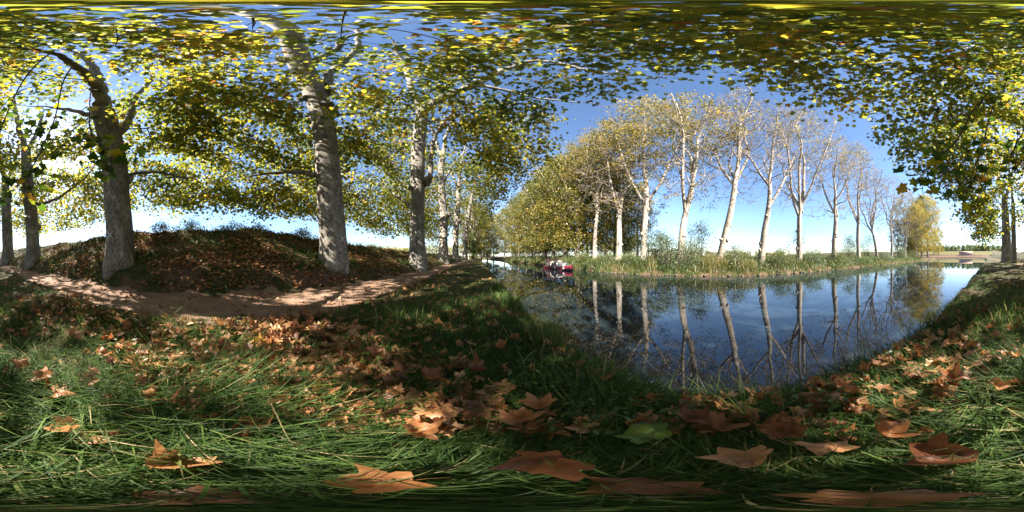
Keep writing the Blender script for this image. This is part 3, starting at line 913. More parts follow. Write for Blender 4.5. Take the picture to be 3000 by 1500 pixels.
def make_far_tree(x_pix, off, lean, H, spread, style, rad, seed, label, group, lean_y=0.0, n_t=260):
    """a plane tree of the far row. style: 'bare', 'thin', 'dense', 'yellow'"""
    rs = np.random.default_rng(seed)
    bx, by, d = far_pt((x_pix - 1400) * 0.12, off)
    gz_ = float(height(bx, by))
    root = empty('plane_tree', (bx, by, gz_), label, 'tree', group)
    rv = np.array([bx, by]) / d; right = np.array([rv[1], -rv[0]])
    rad = rad * .88
    spread = spread * 1.15
    fork = H * rs.uniform(0.36, 0.48)
    pts = []
    wph = rs.uniform(0, 6.28)
    for t in np.linspace(0, 1, 7):
        z = -0.3 + t * (fork + 0.3)
        o = right * (lean * t * fork + 0.28 * math.sin(wph + t * 5.5) * t) + rv * (lean_y * t * fork)
        pts.append([bx + o[0], by + o[1], gz_ + z, rad * (1.0 - 0.42 * t)])
    path = smooth_path(pts, 5)
    sk = Skel(9000)
    sk.chain(path[:, :3], path[:, 3])
    v, q = tube(path[:, :3], path[:, 3], 14, bark_bump(seed, 0.05, 0.22, gz_))
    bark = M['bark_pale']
    child_np('trunk', v, q, bark, root, None, True)
    top = path[-1, :3]
    nl = rs.integers(4, 7)
    a0 = rs.uniform(0, 6.28)
    for j in range(nl):
        ang = a0 + j * 6.28 / nl + rs.normal(0, 0.3)
        st = path[-1 - int(rs.integers(1, 13))] if j else path[-1]
        e = np.array([math.cos(ang), math.sin(ang)]) * spread * rs.uniform(0.4, 0.85)
        if j == 0: e *= 0.3
        zt = gz_ + H * rs.uniform(0.78, 0.95)
        r0 = st[3] * (0.82 if j == 0 else rs.uniform(0.5, 0.68))
        lp = []
        for t in np.linspace(0, 1, 6):
            s = t ** 0.8
            lp.append([st[0] + e[0] * s + rs.normal(0, .5) * t, st[1] + e[1] * s + rs.normal(0, .5) * t, st[2] + (zt - st[2]) * t ** 1.1, r0 * (1 - 0.8 * t) + 0.02])
        lp = smooth_path(lp, 4)
        sk.chain(lp[:, :3], lp[:, 3], sk.nearest(st[:3]))
        v, q = tube(lp[:, :3], lp[:, 3], 9, bark_bump(seed + j, 0.06))
        child_np('limb', v, q, bark, root, None, True)
        for w_ in range(rs.integers(2, 5)):
            st2 = lp[int(rs.integers(3, len(lp) - 6))]
            an2 = ang + rs.normal(0, 1.3); ln = rs.uniform(.25, .5) * spread
            sp2 = []
            for t in np.linspace(0, 1, 5):
                sp2.append([st2[0] + math.cos(an2) * ln * t + rs.normal(0, .22) * t, st2[1] + math.sin(an2) * ln * t + rs.normal(0, .22) * t, st2[2] + ln * (.3 * t + rs.uniform(.3, 1.1) * t * t), max(.03, st2[3] * .6 * (1 - .75 * t))])
            sp2 = smooth_path(sp2, 4)
            sk.chain(sp2[:, :3], sp2[:, 3], sk.nearest(st2[:3]))
            v, q = tube(sp2[:, :3], sp2[:, 3], 7, bark_bump(seed + j + w_, 0.06))
            child_np('limb', v, q, bark, root, None, True)
    # side stubs and burls low on the trunk
    for j in range(5 if style != 'yellow' else 1):
        st = path[int(rs.integers(4, len(path) - 6))]
        ang = rs.uniform(0, 6.28)
        burl('burl', st[:3] + np.array([math.cos(ang), math.sin(ang), 0]) * st[3] * 0.85, 0, tuple(st[3] * rs.uniform(.45, .75, 3)), root, bark, seed * 7 + j)
    # twig ends
    lo_f = {'bare': 0.30, 'thin': 0.28, 'dense': 0.10, 'yellow': 0.08}[style]
    k = n_t * 6
    zz = rs.uniform(lo_f, 1.0, k)
    env = np.interp(zz, [0, 0.15, 0.35, 0.6, 0.8, 1.0], [0.5, 0.75, 0.85, 1.0, 0.85, 0.25]) * spread
    rr_ = env * np.sqrt(rs.uniform(0.03, 1, k)); th = rs.uniform(0, 6.28, k)
    cx = bx + right[0] * lean * fork * np.clip(zz * 1.6, 0, 1) + rv[0] * lean_y * fork * zz
    cy_ = by + right[1] * lean * fork * np.clip(zz * 1.6, 0, 1) + rv[1] * lean_y * fork * zz
    tg = np.stack([cx + rr_ * np.cos(th), cy_ + rr_ * np.sin(th), gz_ + zz * H], -1)
    if style in ('bare', 'thin'):
        keep = rs.uniform(0, 1, k) < np.interp(zz, [0.25, 0.5, 0.6, 1], [0.25, 0.35, 1, 1])
        tg = tg[keep]
    tg = thin(tg, spread * 0.13)[:n_t]
    sk.grow(tg, top, rs, 0.8, 0.13, skip=6, tip=0.021 if style in ('bare', 'thin') else 0.012, lift=0.5)
    chains = sk.grown_chains()
    cps, crs = [], []
    for ch in chains:
        cps.append(sk.p[ch]); r = sk.r[ch].copy(); r[0] = min(r[0], r[1] * 1.1); crs.append(r)
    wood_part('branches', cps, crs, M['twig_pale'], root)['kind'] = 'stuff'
    if style in ('bare', 'thin'):
        # fine bare twigs fanning from the branch ends
        mb = MB()
        for q_ in tg:
            for s in range(6):
                dv = rs.normal(0, 1, 3); dv[2] = dv[2] * 0.6 + (0.5 if q_[2] > gz_ + H * 0.5 else -0.5); dv = norm(dv)
                L_ = rs.uniform(0.5, 1.5)
                mb.tube(np.array([q_, q_ + dv * L_ * .5 + rs.normal(0, .08, 3), q_ + dv * L_]), [.015, .012, .008], 3)
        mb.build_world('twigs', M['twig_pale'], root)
    # leaves
    hz = (tg[:, 2] - gz_) / H
    if style == 'bare': cnt = np.where(hz > 0.66, 7 if seed in (306, 307, 308) else 2.2, 1.4)
    elif style == 'thin': cnt = np.where(hz > 0.55, 34, 9.0)
    else: cnt = np.full(len(tg), 60.0)
    cnt = cnt * np.where(rs.uniform(0, 1, len(tg)) < .45, 1.9, .25) if style in ('bare', 'thin') else cnt * rs.uniform(.4, 1.6, len(tg))
    n = rs.poisson(cnt)
    pos = np.repeat(tg, n, 0)
    sg = 0.52 if style in ('bare', 'thin') else 0.6
    pos = pos + rs.normal(0, 1, (len(pos), 3)) * [sg, sg, sg * .8]
    hue = np.clip(np.repeat(rs.normal(0.45, 0.2, len(tg)), n) + rs.normal(0, 0.2, len(pos)), 0, 1)
    mat = {'bare': M['leaf_yellow'], 'thin': M['leaf_yellow'], 'dense': M['leaf_gold'], 'yellow': M['leaf_yellow']}[style]
    sz = rs.uniform(0.16, 0.28, len(pos)) if style in ('bare', 'thin') else rs.uniform(0.2, 0.34, len(pos))
    soup('crown', [scatter(pos, sz, T_KITE, 0.3, rs, hue)], mat, root)
    return root

F_ROW = 'plane trees on the opposite bank'
far_specs = [
 (1742, 3.6, 0.03, 24, 5.2, 'thin', .42, 'slim pale plane tree just past the moored red boat, amber leaves behind it'),
 (1810, 3.2, 0.06, 23, 5.0, 'thin', .48, 'pale speckled plane tree between the red boat and the great bankside bush'),
 (1886, 3.2, 0.02, 27, 6.4, 'thin', .50, 'tall straight pale plane tree with an amber crown beside the great bankside bush'),
 (1990, 3.2, 0.13, 25.5, 6.4, 'thin', .50, 'pale plane tree rising out of the great bankside bush'),
 (2106, 3.0, 0.20, 28, 5.4, 'bare', .50, 'leaning nearly bare plane tree behind the yellow reeds'),
 (2230, 3.0, 0.10, 24, 6.0, 'bare', .48, 'bare twisting plane tree opposite, by the clipped yellow vine hedge'),
 (2340, 3.0, 0.04, 27.5, 5.6, 'bare', .50, 'bare plane tree beside the small rust-coloured tree across the water'),
 (2443, 3.0, 0.02, 24, 6.0, 'bare', .50, 'bare plane tree with a thick burl, its foot wrapped in greenery'),
 (2516, 3.0, -.03, 27, 5.0, 'bare', .46, 'bare plane tree in front of the dark conifer bush'),
 (2570, 3.0, -0.14, 23, 5.6, 'bare', .46, 'bare plane tree bent back towards the conifer bush'),
 (2612, 3.0, 0.00, 26, 6.0, 'bare', .46, 'bare plane tree standing before the first yellow crown downstream'),
 (2650, 3.0, 0.06, 25, 6.0, 'thin', .46, 'thin amber plane tree at the start of the yellow trees'),
]
for i, (xp, off, lean, H, sp, st, rad, lab) in enumerate(far_specs):
    make_far_tree(xp, off, lean, H, sp, st, rad, 300 + i, lab, F_ROW, n_t=260)

# downstream: full yellow crowns; upstream: a dense wall of gold-green crowns behind the boat
proto_y = make_far_tree(2685, 3.0, 0.03, 24, 6.0, 'yellow', .45, 401, 'full yellow plane tree, first of the leafy group downstream', F_ROW, n_t=230)
proto_d = make_far_tree(1690, 4.2, 0.02, 24, 5.6, 'dense', .45, 402, 'gold-green plane tree overhanging the bow of the red boat', F_ROW, n_t=260)
proto_e = make_far_tree(1655, 4.0, -0.03, 23, 5.6, 'dense', .42, 403, 'gold-green plane tree right behind the cabin of the red boat', F_ROW, n_t=260)

def copy_tree(src, loc, rot, sc, label, group):
    r = src.copy(); COL.objects.link(r)
    r.location = loc; r.rotation_euler = (0, 0, rot); r.scale = sc
    r["label"] = label; r["group"] = group
    for ch in src.children:
        c = ch.copy(); COL.objects.link(c); c.parent = r
    return r

def copy_far(src, x_pix, off, rot, s, label, group=F_ROW):
    x, y, d = far_pt((x_pix - 1400) * 0.12, off)
    return copy_tree(src, (x, y, float(height(x, y))), rot, (s, s, s), label, group)
dense_labels = ['gold-green plane tree behind the stern of the red boat', 'gold-green plane tree one trunk upstream of the red boat', 'gold-green plane tree two trunks upstream of the red boat',
  'gold-green plane tree three trunks upstream of the red boat', 'gold-green plane tree four trunks upstream of the red boat', 'gold-green plane tree near the vanishing point of the canal',
  'last gold-green plane tree where the canal vanishes upstream']
for i, (xp, s) in enumerate(((1622, 1.0), (1592, .98), (1565, .95), (1541, .98), (1520, 1.0), (1500, 1.0), (1478, 1.05))):
    copy_far((proto_d, proto_e)[i % 2], xp, 4.0, 1.1 * i + 0.5, s, dense_labels[i])
for i, (xp, s, off) in enumerate(((1720, .86, 9), (1660, .95, 10.5), (1830, .62, 12), (1600, 1.0, 10), (1560, 1.0, 11), (1775, .84, 8), (1800, .9, 13), (1868, .7, 15))):
    copy_far((proto_e, proto_d)[i % 2], xp, off, 2.3 * i + 1, s, ['second-row tree seen between the boat and the slim pale trunk', 'second-row tree above the red boat cabin', 'low dark second-row tree left of the great bush',
      'second-row tree above the stern of the red boat', 'second-row tree upstream of the boat stern', 'low second-row tree between the two slim pale trunks', 'second-row tree right behind the speckled trunk', 'second-row tree right behind the tall straight trunk'][i], 'second row of trees behind the opposite bank')
for i, (xp, s, lab) in enumerate(((2700, 1.35, 'second full yellow plane tree of the downstream group'), (2718, 1.5, 'third full yellow plane tree of the downstream group'),
      (2736, 1.6, 'fourth full yellow plane tree, above the dark moored barge'), (2750, 1.7, 'last full yellow plane tree where the opposite bank ends'))):
    copy_far(proto_y, xp, 3.2, 1.7 * i + .6, s, lab)

for i, (xp, s, off, lab) in enumerate(((2630, .72, 11, 'low gold tree behind the bare trunk before the yellow crowns'), (2660, .98, 9, 'gold tree behind the thin amber tree downstream'), (2688, 1.4, 9, 'gold tree behind the first full yellow crown'))):
    copy_far((proto_d, proto_e)[i % 2], xp, off, 2.1 * i, s, lab, 'gold trees behind the downstream group')

# trees that close the view upstream on the near side
def copy_near(src, x_pix, d, rot, s, label):
    x, y, _ = px(x_pix, 750, d)
    return copy_tree(src, (x, y, float(height(x, y))), rot, (s, s, s), label, 'trees beyond the end of the path')
for i, (xp, d, s, lab) in enumerate(((1388, 52, 1.0, 'gold tree beside the end of the path'), (1395, 70, 1.0, 'gold tree just past the end of the path'), (1410, 78, 1.05, 'gold tree closing the path in the distance'),
      (1428, 88, 1.1, 'distant gold tree where the near bank meets the water'), (1446, 100, 1.1, 'distant gold tree low above the water upstream'), (1374, 60, 1.0, 'gold tree behind the leaning slim trunk'))):
    copy_near((proto_d, proto_e)[i % 2], xp, d, 1.3 * i, s, lab)

# ------------------------------------------------------------------ bushes, hedges, small trees
B_ROW = 'bushes on the opposite bank'
def make_bush(loc, rx, ry, h, n, mat, label, group=None, leaf=0.16, seed=0, name='bush', stem=True, sigma=0.0, tmpl=T_OVAL):
    rs = np.random.default_rng(900 + seed)
    if group == B_ROW: h = h * 1.25; rx = rx * 1.12; ry = ry * 1.12
    x, y = loc[0], loc[1]
    z = loc[2] if len(loc) > 2 else float(height(x, y))
    root = empty(name, (x, y, z), label, 'bush' if name == 'bush' else name.replace('_', ' '), group)
    nb = max(8, int(n / 70))
    th = rs.uniform(0, 6.28, nb); r = np.sqrt(rs.uniform(0, 1, nb)); hz = rs.uniform(0.12, 1.0, nb)
    e = np.sqrt(np.clip(1 - (hz * 0.95) ** 2, 0.05, 1))
    c = np.stack([x + rx * r * np.cos(th) * e, y + ry * r * np.sin(th) * e, z + h * hz], -1)
    mb = MB()
    for q_ in c:
        b = np.array([x + (q_[0] - x) * .25, y + (q_[1] - y) * .25, z - .1])
        mb.tube(np.array([b, (b + q_) / 2 + rs.normal(0, .06 * h, 3), q_]), [.02 * h ** .5, .013, .006], 4)
    mb.build_world('stem', M['twig'], root)
    k = rs.poisson(n / nb, nb)
    s = 0.2 * (rx * ry * h) ** (1 / 3)
    pos = np.repeat(c, k, 0) + rs.normal(0, 1, (k.sum(), 3)) * [s, s, s * .9]
    pos[:, 2] = np.maximum(pos[:, 2], z + 0.02)
    hue = np.clip(np.repeat(rs.normal(.45, .2, nb), k) + rs.normal(0, .18, len(pos)), 0, 1)
    soup('foliage', [scatter(pos, rs.uniform(leaf * .7, leaf * 1.3, len(pos)), tmpl, .3, rs, hue)], mat, root)
    return root

B_ROW = 'bushes on the opposite bank'
def bank_xy(xp, off):
    x, y, d = far_pt((xp - 1400) * 0.12, off); return x, y
make_bush(bank_xy(1952, 2.0), 1.5, 1.7, 2.6, 3600, M['bush_silver'], 'great grey-green bush on the opposite bank, at the foot of a pale trunk', B_ROW, .13, 1)
make_bush(bank_xy(2012, 2.2), 1.3, 1.4, 2.1, 2400, M['bush_silver'], 'silvery bush just beside the great grey-green one, nearer the reeds', B_ROW, .13, 2)
make_bush(bank_xy(1925, 3.6), 1.6, 1.6, 3.0, 2600, M['bush'], 'dark green bush behind the great grey-green one', B_ROW, .16, 3)
make_bush(bank_xy(2048, 5.5), 1.8, 1.8, 3.7, 3000, M['bush'], 'tall airy green shrub poking up behind the bushes by the leaning trunk', B_ROW, .17, 4)
make_bush(bank_xy(2150, 2.0), 1.6, 1.5, 1.5, 2400, M['bush'], 'low tangled bush between the leaning bare trunk and the twisting one', B_ROW, .12, 5)
make_bush(bank_xy(2290, 1.8), 1.7, 1.6, 1.4, 2600, M['bush'], 'low leafy bush at the water edge below the small rust-coloured tree', B_ROW, .12, 6)
make_bush(bank_xy(2385, 2.2), 1.6, 1.6, 1.3, 2200, M['bush_silver'], 'low pale bush below the straight bare trunk opposite', B_ROW, .13, 7)
make_bush(bank_xy(2452, 1.9), 1.4, 1.4, 1.6, 2200, M['bush'], 'dark bush hugging the foot of the burled bare trunk', B_ROW, .13, 8)
make_bush(bank_xy(2490, 6.0), 2.0, 2.0, 4.2, 2600, M['bush'], 'round yellow-green shrub behind the bank beside the dark conifer bush', B_ROW, .2, 9)
make_bush(bank_xy(2540, 5.5), 2.0, 2.2, 4.6, 3600, M['ivy'], 'dark conifer bush behind the bare trunk downstream', B_ROW, .16, 10)
make_bush(bank_xy(2590, 2.0), 1.6, 1.6, 1.8, 2200, M['bush_silver'], 'pale bush below the trunk before the yellow crowns', B_ROW, .15, 11)
make_bush(bank_xy(2640, 2.2), 1.9, 1.9, 2.6, 2600, M['bush_silver'], 'large pale leafy bush at the start of the yellow trees', B_ROW, .17, 12)
make_bush(bank_xy(2672, 2.4), 2.0, 2.0, 2.2, 2200, M['bush'], 'green bush under the first full yellow crown', B_ROW, .2, 13)
make_bush(bank_xy(1780, 2.0), 1.2, 1.2, 1.1, 1500, M['bush_silver'], 'small pale bush between the two slim pale trunks', B_ROW, .12, 14)
make_bush(bank_xy(1850, 2.0), 1.4, 1.4, 1.0, 1700, M['bush'], 'small green bush between the speckled trunk and the tall straight one', B_ROW, .12, 15)
make_bush(bank_xy(1705, 2.2), 1.2, 1.4, 1.2, 1500, M['bush'], 'small dark bush just past the bow of the red boat', B_ROW, .14, 16)
make_bush(bank_xy(2335, 7.0), 1.5, 1.5, 4.0, 1100, M['vine'], 'small rust-coloured tree across the water between two bare trunks', B_ROW, .18, 17)
make_bush(bank_xy(1760, 9.0), 2.5, 2.5, 3.5, 2600, M['bush'], 'dark shrub behind the slim pale trunks', B_ROW, .22, 18)
make_bush(bank_xy(1850, 9.0), 2.2, 2.2, 3.0, 2400, M['bush'], 'dark shrub behind the speckled and straight trunks', B_ROW, .22, 19)

def make_hedge(p0, p1, h, w, n, mat, label, leaf=.2, seed=0):
    rs = np.random.default_rng(1200 + seed)
    p0 = np.array(p0, float); p1 = np.array(p1, float)
    root = empty('hedge', (*p0, float(height(*p0))), label, 'hedge')
    t = rs.uniform(0, 1, n); s = rs.uniform(-1, 1, n)
    x = p0[0] + (p1[0] - p0[0]) * t; y = p0[1] + (p1[1] - p0[1]) * t
    nn = norm(np.array([-(p1 - p0)[1], (p1 - p0)[0]]))
    x += nn[0] * s * w; y += nn[1] * s * w
    z = height(x, y) + h * rs.uniform(0, 1, n) ** .7 * (0.82 + 0.18 * noise2(x, y, 1.2, 6))
    soup('foliage', [scatter(np.stack([x, y, z], -1), rs.uniform(leaf * .7, leaf * 1.3, n), T_OVAL, .3, rs, np.clip(rs.normal(.5, .22, n) + .2 * noise2(x, y, .7, 4), 0, 1))], mat, root)
    m = int(np.linalg.norm(p1 - p0) / 1.6) + 2
    for q_ in np.linspace(p0, p1, m):
        mb = MB(); g = float(height(*q_)); mb.tube(np.array([[*q_, g - .1], [q_[0] + .05, q_[1], g + h * .5], [*q_, g + h * .8]]), [.05, .04, .02], 5)
        mb.build_world('stem', M['twig'], root)
    return root
make_hedge(azd(80, 30), azd(96, 29), 1.9, 1.0, 4200, M['vine'], 'yellow vine hedge behind the leaning bare trunk', .2, 1)
make_hedge(azd(97.5, 29), azd(107.5, 30), 1.75, 1.0, 2600, M['vine'], 'flat-topped yellow-green vine hedge beside the twisting bare trunk', .2, 2)
h0 = bank_xy(1720, 12); h1 = bank_xy(1500, 13)
make_hedge(h0, h1, 5.0, 2.0, 14000, M['bush'], 'dark green hedge behind the trunks of the gold-green trees', .32, 21)
make_hedge(azd(60, 34), azd(78, 31), 2.6, 1.2, 4600, M['vine'], 'yellow vine hedge behind the great grey-green bush', .22, 3)

# ------------------------------------------------------------------ far hillside: field, tree line, farmhouse
M['field'] = mat_plain('ploughed_field', (0.19, 0.10, 0.07), 0.95, 0.1, 0.2, 0.4)
M['vineyard'] = mat_plain('vineyard_ground', (0.15, 0.13, 0.04), 0.95, 0.1, 0.25, 0.3)
def patch(name, x0, x1, y0, y1, mat, lift):
    xs = np.linspace(x0, x1, 30); ys = np.linspace(y0, y1, 20)
    a, b = np.meshgrid(xs, ys, indexing='ij')
    b = b + 3 * noise2(a, b * 0, .05, 8)
    v = np.stack([a, b, height(a, b) + lift + 0.15 * np.sin(b * 2.2)], -1).reshape(-1, 3)
    i = np.arange(29)[:, None] * 20; j = np.arange(19)[None, :]
    o = link(name, np_mesh(name, v, np.stack([i + j, i + 20 + j, i + 21 + j, i + j + 1], -1).reshape(-1, 4), mat, smooth=True))
    tag(o, kind='structure')
patch('ploughed_field', 2, 130, -225, -152, M['field'], 0.35)
patch('vineyard_field', -10, 160, -330, -232, M['vineyard'], 0.45)

M['stone_wall'] = mat_plain('house_wall', (0.47, 0.33, 0.27), 0.9, 0.2, 0.15, 1.5)
M['roof_tile'] = mat_plain('roof_tiles', (0.40, 0.25, 0.18), 0.9, 0.2, 0.2, 3)
M['dark_glass'] = mat_plain('dark_window', (0.03, 0.03, 0.035), 0.3, 0.5, 0.1, 3)
hx, hy, _ = px(2830, 742, 232)
hz = float(height(hx, hy))
house = empty('farmhouse', (hx, hy, hz), 'long pink farmhouse with a tiled roof on the slope beyond the bend', 'house')
house.rotation_euler = (0, 0, R(28))
m = MB(); m.box((-9, -4, -1), (9, 4, 4.0)); m.add([(-9, -4, 4.0), (-9, 4, 4.0), (-9, 0, 5.6), (9, -4, 4.0), (9, 4, 4.0), (9, 0, 5.6)], None, [[0, 2, 1], [3, 4, 5]])
m.build('wall', M['stone_wall'], house)
for s in (-1, 1):
    m = MB(); v = np.array([(-9.4, s * 4.5, 3.85), (9.4, s * 4.5, 3.85), (9.4, 0, 5.75), (-9.4, 0, 5.75)]); m.add(np.vstack([v, v + [0, 0, .22]]), [[0, 1, 2, 3], [4, 5, 6, 7], [0, 1, 5, 4], [1, 2, 6, 5], [2, 3, 7, 6], [3, 0, 4, 7]])
    m.build('roof', M['roof_tile'], house)
for x, z in ((-6, 2.2), (-2, 2.2), (3, 2.2), (6.5, 2.2)):
    m = MB(); m.box((x - .5, 4.0, z - .7), (x + .5, 4.08, z + .7)); m.build('window', M['dark_glass'], house)
    m = MB(); m.box((x - .5, -4.08, z - .7), (x + .5, -4.0, z + .7)); m.build('window', M['dark_glass'], house)
for y, z in ((-1.5, 2.4), (1.5, 2.4)):
    m = MB(); m.box((9.0, y - .5, z - .8), (9.08, y + .5, z + .8)); m.build('window', M['dark_glass'], house)
    m = MB(); m.box((-9.08, y - .5, z - .8), (-9.0, y + .5, z + .8)); m.build('window', M['dark_glass'], house)

# a wooded ridge far away, reading as one mass
rs = np.random.default_rng(77)
nc = 260
rx = rs.uniform(-60, 190, nc); ry = rs.uniform(-420, -345, nc)
rz = height(rx, ry); rh = rs.uniform(9, 17, nc)
k = 70
cpos = np.repeat(np.stack([rx, ry, rz], -1), k, 0); ch = np.repeat(rh, k)
u = rs.uniform(0, 1, len(cpos)); th = rs.uniform(0, 6.28, len(cpos))
rad = ch * .34 * np.sqrt(1 - u * .85) * np.sqrt(rs.uniform(.2, 1, len(cpos)))
cpos = cpos + np.stack([rad * np.cos(th), rad * np.sin(th), ch * (.95 * u - .05)], -1)
hue = np.clip(np.repeat(rs.uniform(.1, .8, nc), k) * .8 + rs.normal(0, .1, len(cpos)), 0, 1)
ridge = soup('far_woodland', [scatter(cpos, rs.uniform(1.4, 2.6, len(cpos)), T_KITE, .2, rs, hue)], M['bush'])
tag(ridge, 'dark green wooded ridge beyond the farmhouse', 'woodland', kind='stuff')

# ------------------------------------------------------------------ boats
M['red'] = mat_plain('red_hull_paint', (0.36, 0.03, 0.045), 0.4, 0.5, 0.15, 3)
M['black'] = mat_plain('black_hull_paint', (0.02, 0.022, 0.03), 0.4, 0.5, 0.2, 3)
M['white'] = mat_plain('white_cabin_paint', (0.52, 0.49, 0.45), 0.5, 0.4, 0.08, 3)
M['cream'] = mat_plain('cream_roof_paint', (0.42, 0.38, 0.30), 0.5, 0.4, 0.08, 3)
M['canvas'] = mat_plain('dark_red_canvas', (0.10, 0.03, 0.045), 0.9, 0.2, 0.2, 5)
M['curtain'] = mat_plain('red_curtain_window', (0.10, 0.015, 0.025), 0.3, 0.5, 0.1, 5)
M['fender'] = mat_plain('white_fender', (0.75, 0.74, 0.72), 0.5, 0.4, 0.1, 5)

def hull_rings(L, B, H, draft, bow=0.30, sheer=0.25, n=22):
    """half-breadth stations from stern (x=-L/2) to bow (x=+L/2)"""
    out = []
    for t in np.linspace(0, 1, n):
        x = -L / 2 + L * t
        b = B / 2 * (1 - max(0, (t - (1 - bow)) / bow) ** 2.2) * (1 - 0.25 * max(0, (0.14 - t) / 0.14) ** 2)
        top = H + sheer * max(0, (t - 0.55) / 0.45) ** 2
        out.append((x, max(b, 0.02), top))
    return out
def build_hull(st, levels, mats, parent, draft, name_list):
    """levels: fractions of height between successive colour bands -> one mesh per band"""
    for bi in range(len(levels) - 1):
        a, b = levels[bi], levels[bi + 1]
        mb = MB()
        for s in (-1, 1):
            lo = np.array([(x, s * bb * (0.80 + .2 * a), -draft + (top + draft) * a) for x, bb, top in st])
            hi = np.array([(x, s * bb * (0.80 + .2 * b), -draft + (top + draft) * b) for x, bb, top in st])
            n = len(st); i = np.arange(n - 1)
            mb.add(np.vstack([lo, hi]), np.stack([i, i + 1, i + n + 1, i + n], -1))
        lo, hi = st[0], st[0]
        x, bb, top = st[0]
        mb.add([(x, -bb * (.8 + .2 * a), -draft + (top + draft) * a), (x, bb * (.8 + .2 * a), -draft + (top + draft) * a), (x, bb * (.8 + .2 * b), -draft + (top + draft) * b), (x, -bb * (.8 + .2 * b), -draft + (top + draft) * b)], [[0, 1, 2, 3]])
        mb.build(name_list[bi], mats[bi], parent, True)

# red and white cabin boat
bow = np.array(far_pt(33.4, -1.7)[:2]); stern = np.array(far_pt(24.3, -1.6)[:2])
c = (bow + stern) / 2; dv = bow - stern; Lb = float(np.linalg.norm(dv))
boat = empty('canal_boat', (c[0], c[1], WATER_Z), 'red and white cabin boat with dark canopy moored at the opposite bank', 'boat')
boat.rotation_euler = (0, 0, math.atan2(dv[1], dv[0])); boat.scale = (1, .9, .86)
st = hull_rings(Lb, 2.3, 0.52, 0.35, .32, .42)
build_hull(st, [0.0, .52, .68, .79, .92, 1.0], [M['black'], M['red'], M['black'], M['red'], M['black']], boat, .35, ['hull_bottom', 'hull', 'rubbing_strake', 'hull_side', 'gunwale'])
mb = MB(); n = len(st); i = np.arange(n - 1)
lo = np.array([(x, -b * .97, t - .06) for x, b, t in st]); hi = np.array([(x, b * .97, t - .06) for x, b, t in st])
mb.add(np.vstack([lo, hi]), np.stack([i, i + 1, i + n + 1, i + n], -1)); mb.build('deck', M['cream'], boat)
def cabin(x0, x1, w, z0, z1, name, mat, slope=0.15):
    m = MB()
    v = np.array([(x0, -w, z0), (x1, -w, z0), (x1, w, z0), (x0, w, z0), (x0 + .04, -w + .08, z1), (x1 - slope, -w + .08, z1), (x1 - slope, w - .08, z1), (x0 + .04, w - .08, z1)])
    m.add(v, [[3, 2, 1, 0], [4, 5, 6, 7], [0, 1, 5, 4], [1, 2, 6, 5], [2, 3, 7, 6], [3, 0, 4, 7]])
    return m.build(name, mat, boat)
q = Lb / 7.3
cabin(-2.7 * q, 2.3 * q, .92, .44, 1.12, 'cabin', M['white'], 1.1)
cabin(-2.72 * q, .2 * q, .95, 1.12, 1.17, 'cabin_roof', M['cream'], 0.02)
cabin(-1.5 * q, .25 * q, .78, 1.17, 1.50, 'raised_roof', M['cream'], .2)
m = MB(); m.box((-2.7 * q, -.85, 1.62), (-.2 * q, .85, 1.70))
for x in (-2.6, -1.5, -.35):
    for y in (-.8, .8): m.tube(np.array([(x * q, y, 1.1), (x * q, y, 1.64)]), [.025, .025], 5)
m.build('canopy_frame', M['canvas'], boat)
m = MB(); m.box((-2.65 * q, -.86, 1.30), (-1.7 * q, .86, 1.62)); m.build('canopy', M['canvas'], boat)
for x in (-1.25, -.35, .55):
    for s in (-1, 1):
        m = MB(); m.box((x * q - .28, s * .90 - .05, .54), (x * q + .28, s * .90 + .05, 1.04)); wv_ = m.build('window', M['curtain'], boat)
        for (a, b, c_, d_) in ((-.32, -.281, .53, 1.05), (.281, .32, .53, 1.05)):
            f = MB(); f.box((x * q + a, s * .905 - .055, c_), (x * q + b, s * .905 + .055, d_)); f.build('window_frame', M['white'], wv_)
for x in (.8, 2.55):
    m = MB(); m.tube(np.array([(x * q, -1.2 if x < 2 else -.82, .12), (x * q, -1.22 if x < 2 else -.86, .2), (x * q, -1.22 if x < 2 else -.86, .52), (x * q, -1.2 if x < 2 else -.8, .6)]), [.04, .1, .1, .03], 8); m.build('fender', M['fender'], boat)
m = MB(); m.tube(np.array([(2.2 * q, 0, .8), (2.2 * q, 0, 1.35)]), [.03, .02], 6); m.tube(np.array([(2.2 * q, 0, 1.2), (3.3 * q, 0, 1.0)]), [.012, .012], 4); m.build('bow_rail', M['black'], boat)

# dark barge where the opposite bank ends
bx_, by_, _ = far_pt(164.6, -2.6)
barge = empty('moored_barge', (bx_, by_, WATER_Z), 'dark round-bowed barge moored where the opposite bank ends', 'boat')
barge.rotation_euler = (0, 0, R(75))
st = hull_rings(10, 3.0, 1.1, .4, .28, .4)
build_hull(st, [0, .6, .66, 1.0], [M['black'], M['white'], M['black']], barge, .4, ['hull', 'hull_stripe', 'hull_side'])
m = MB(); n = len(st); i = np.arange(n - 1)
lo = np.array([(x, -b * .97, t - .06) for x, b, t in st]); hi = np.array([(x, b * .97, t - .06) for x, b, t in st])
m.add(np.vstack([lo, hi]), np.stack([i, i + 1, i + n + 1, i + n], -1)); m.build('deck', M['black'], barge)
m = MB(); m.box((-4, -1.1, .95), (.8, 1.1, 1.75)); m.build('cabin', M['black'], barge)
m = MB(); m.box((-4.1, -1.2, 1.752), (.9, 1.2, 1.84)); m.build('cabin_roof', M['white'], barge)
m = MB(); m.tube(np.array([(4.6, 0, 1.3), (5.5, -1.2, .7), (6.2, -2.6, .9)]), [.03, .03, .03], 5); m.build('mooring_rope', M['fender'], barge)

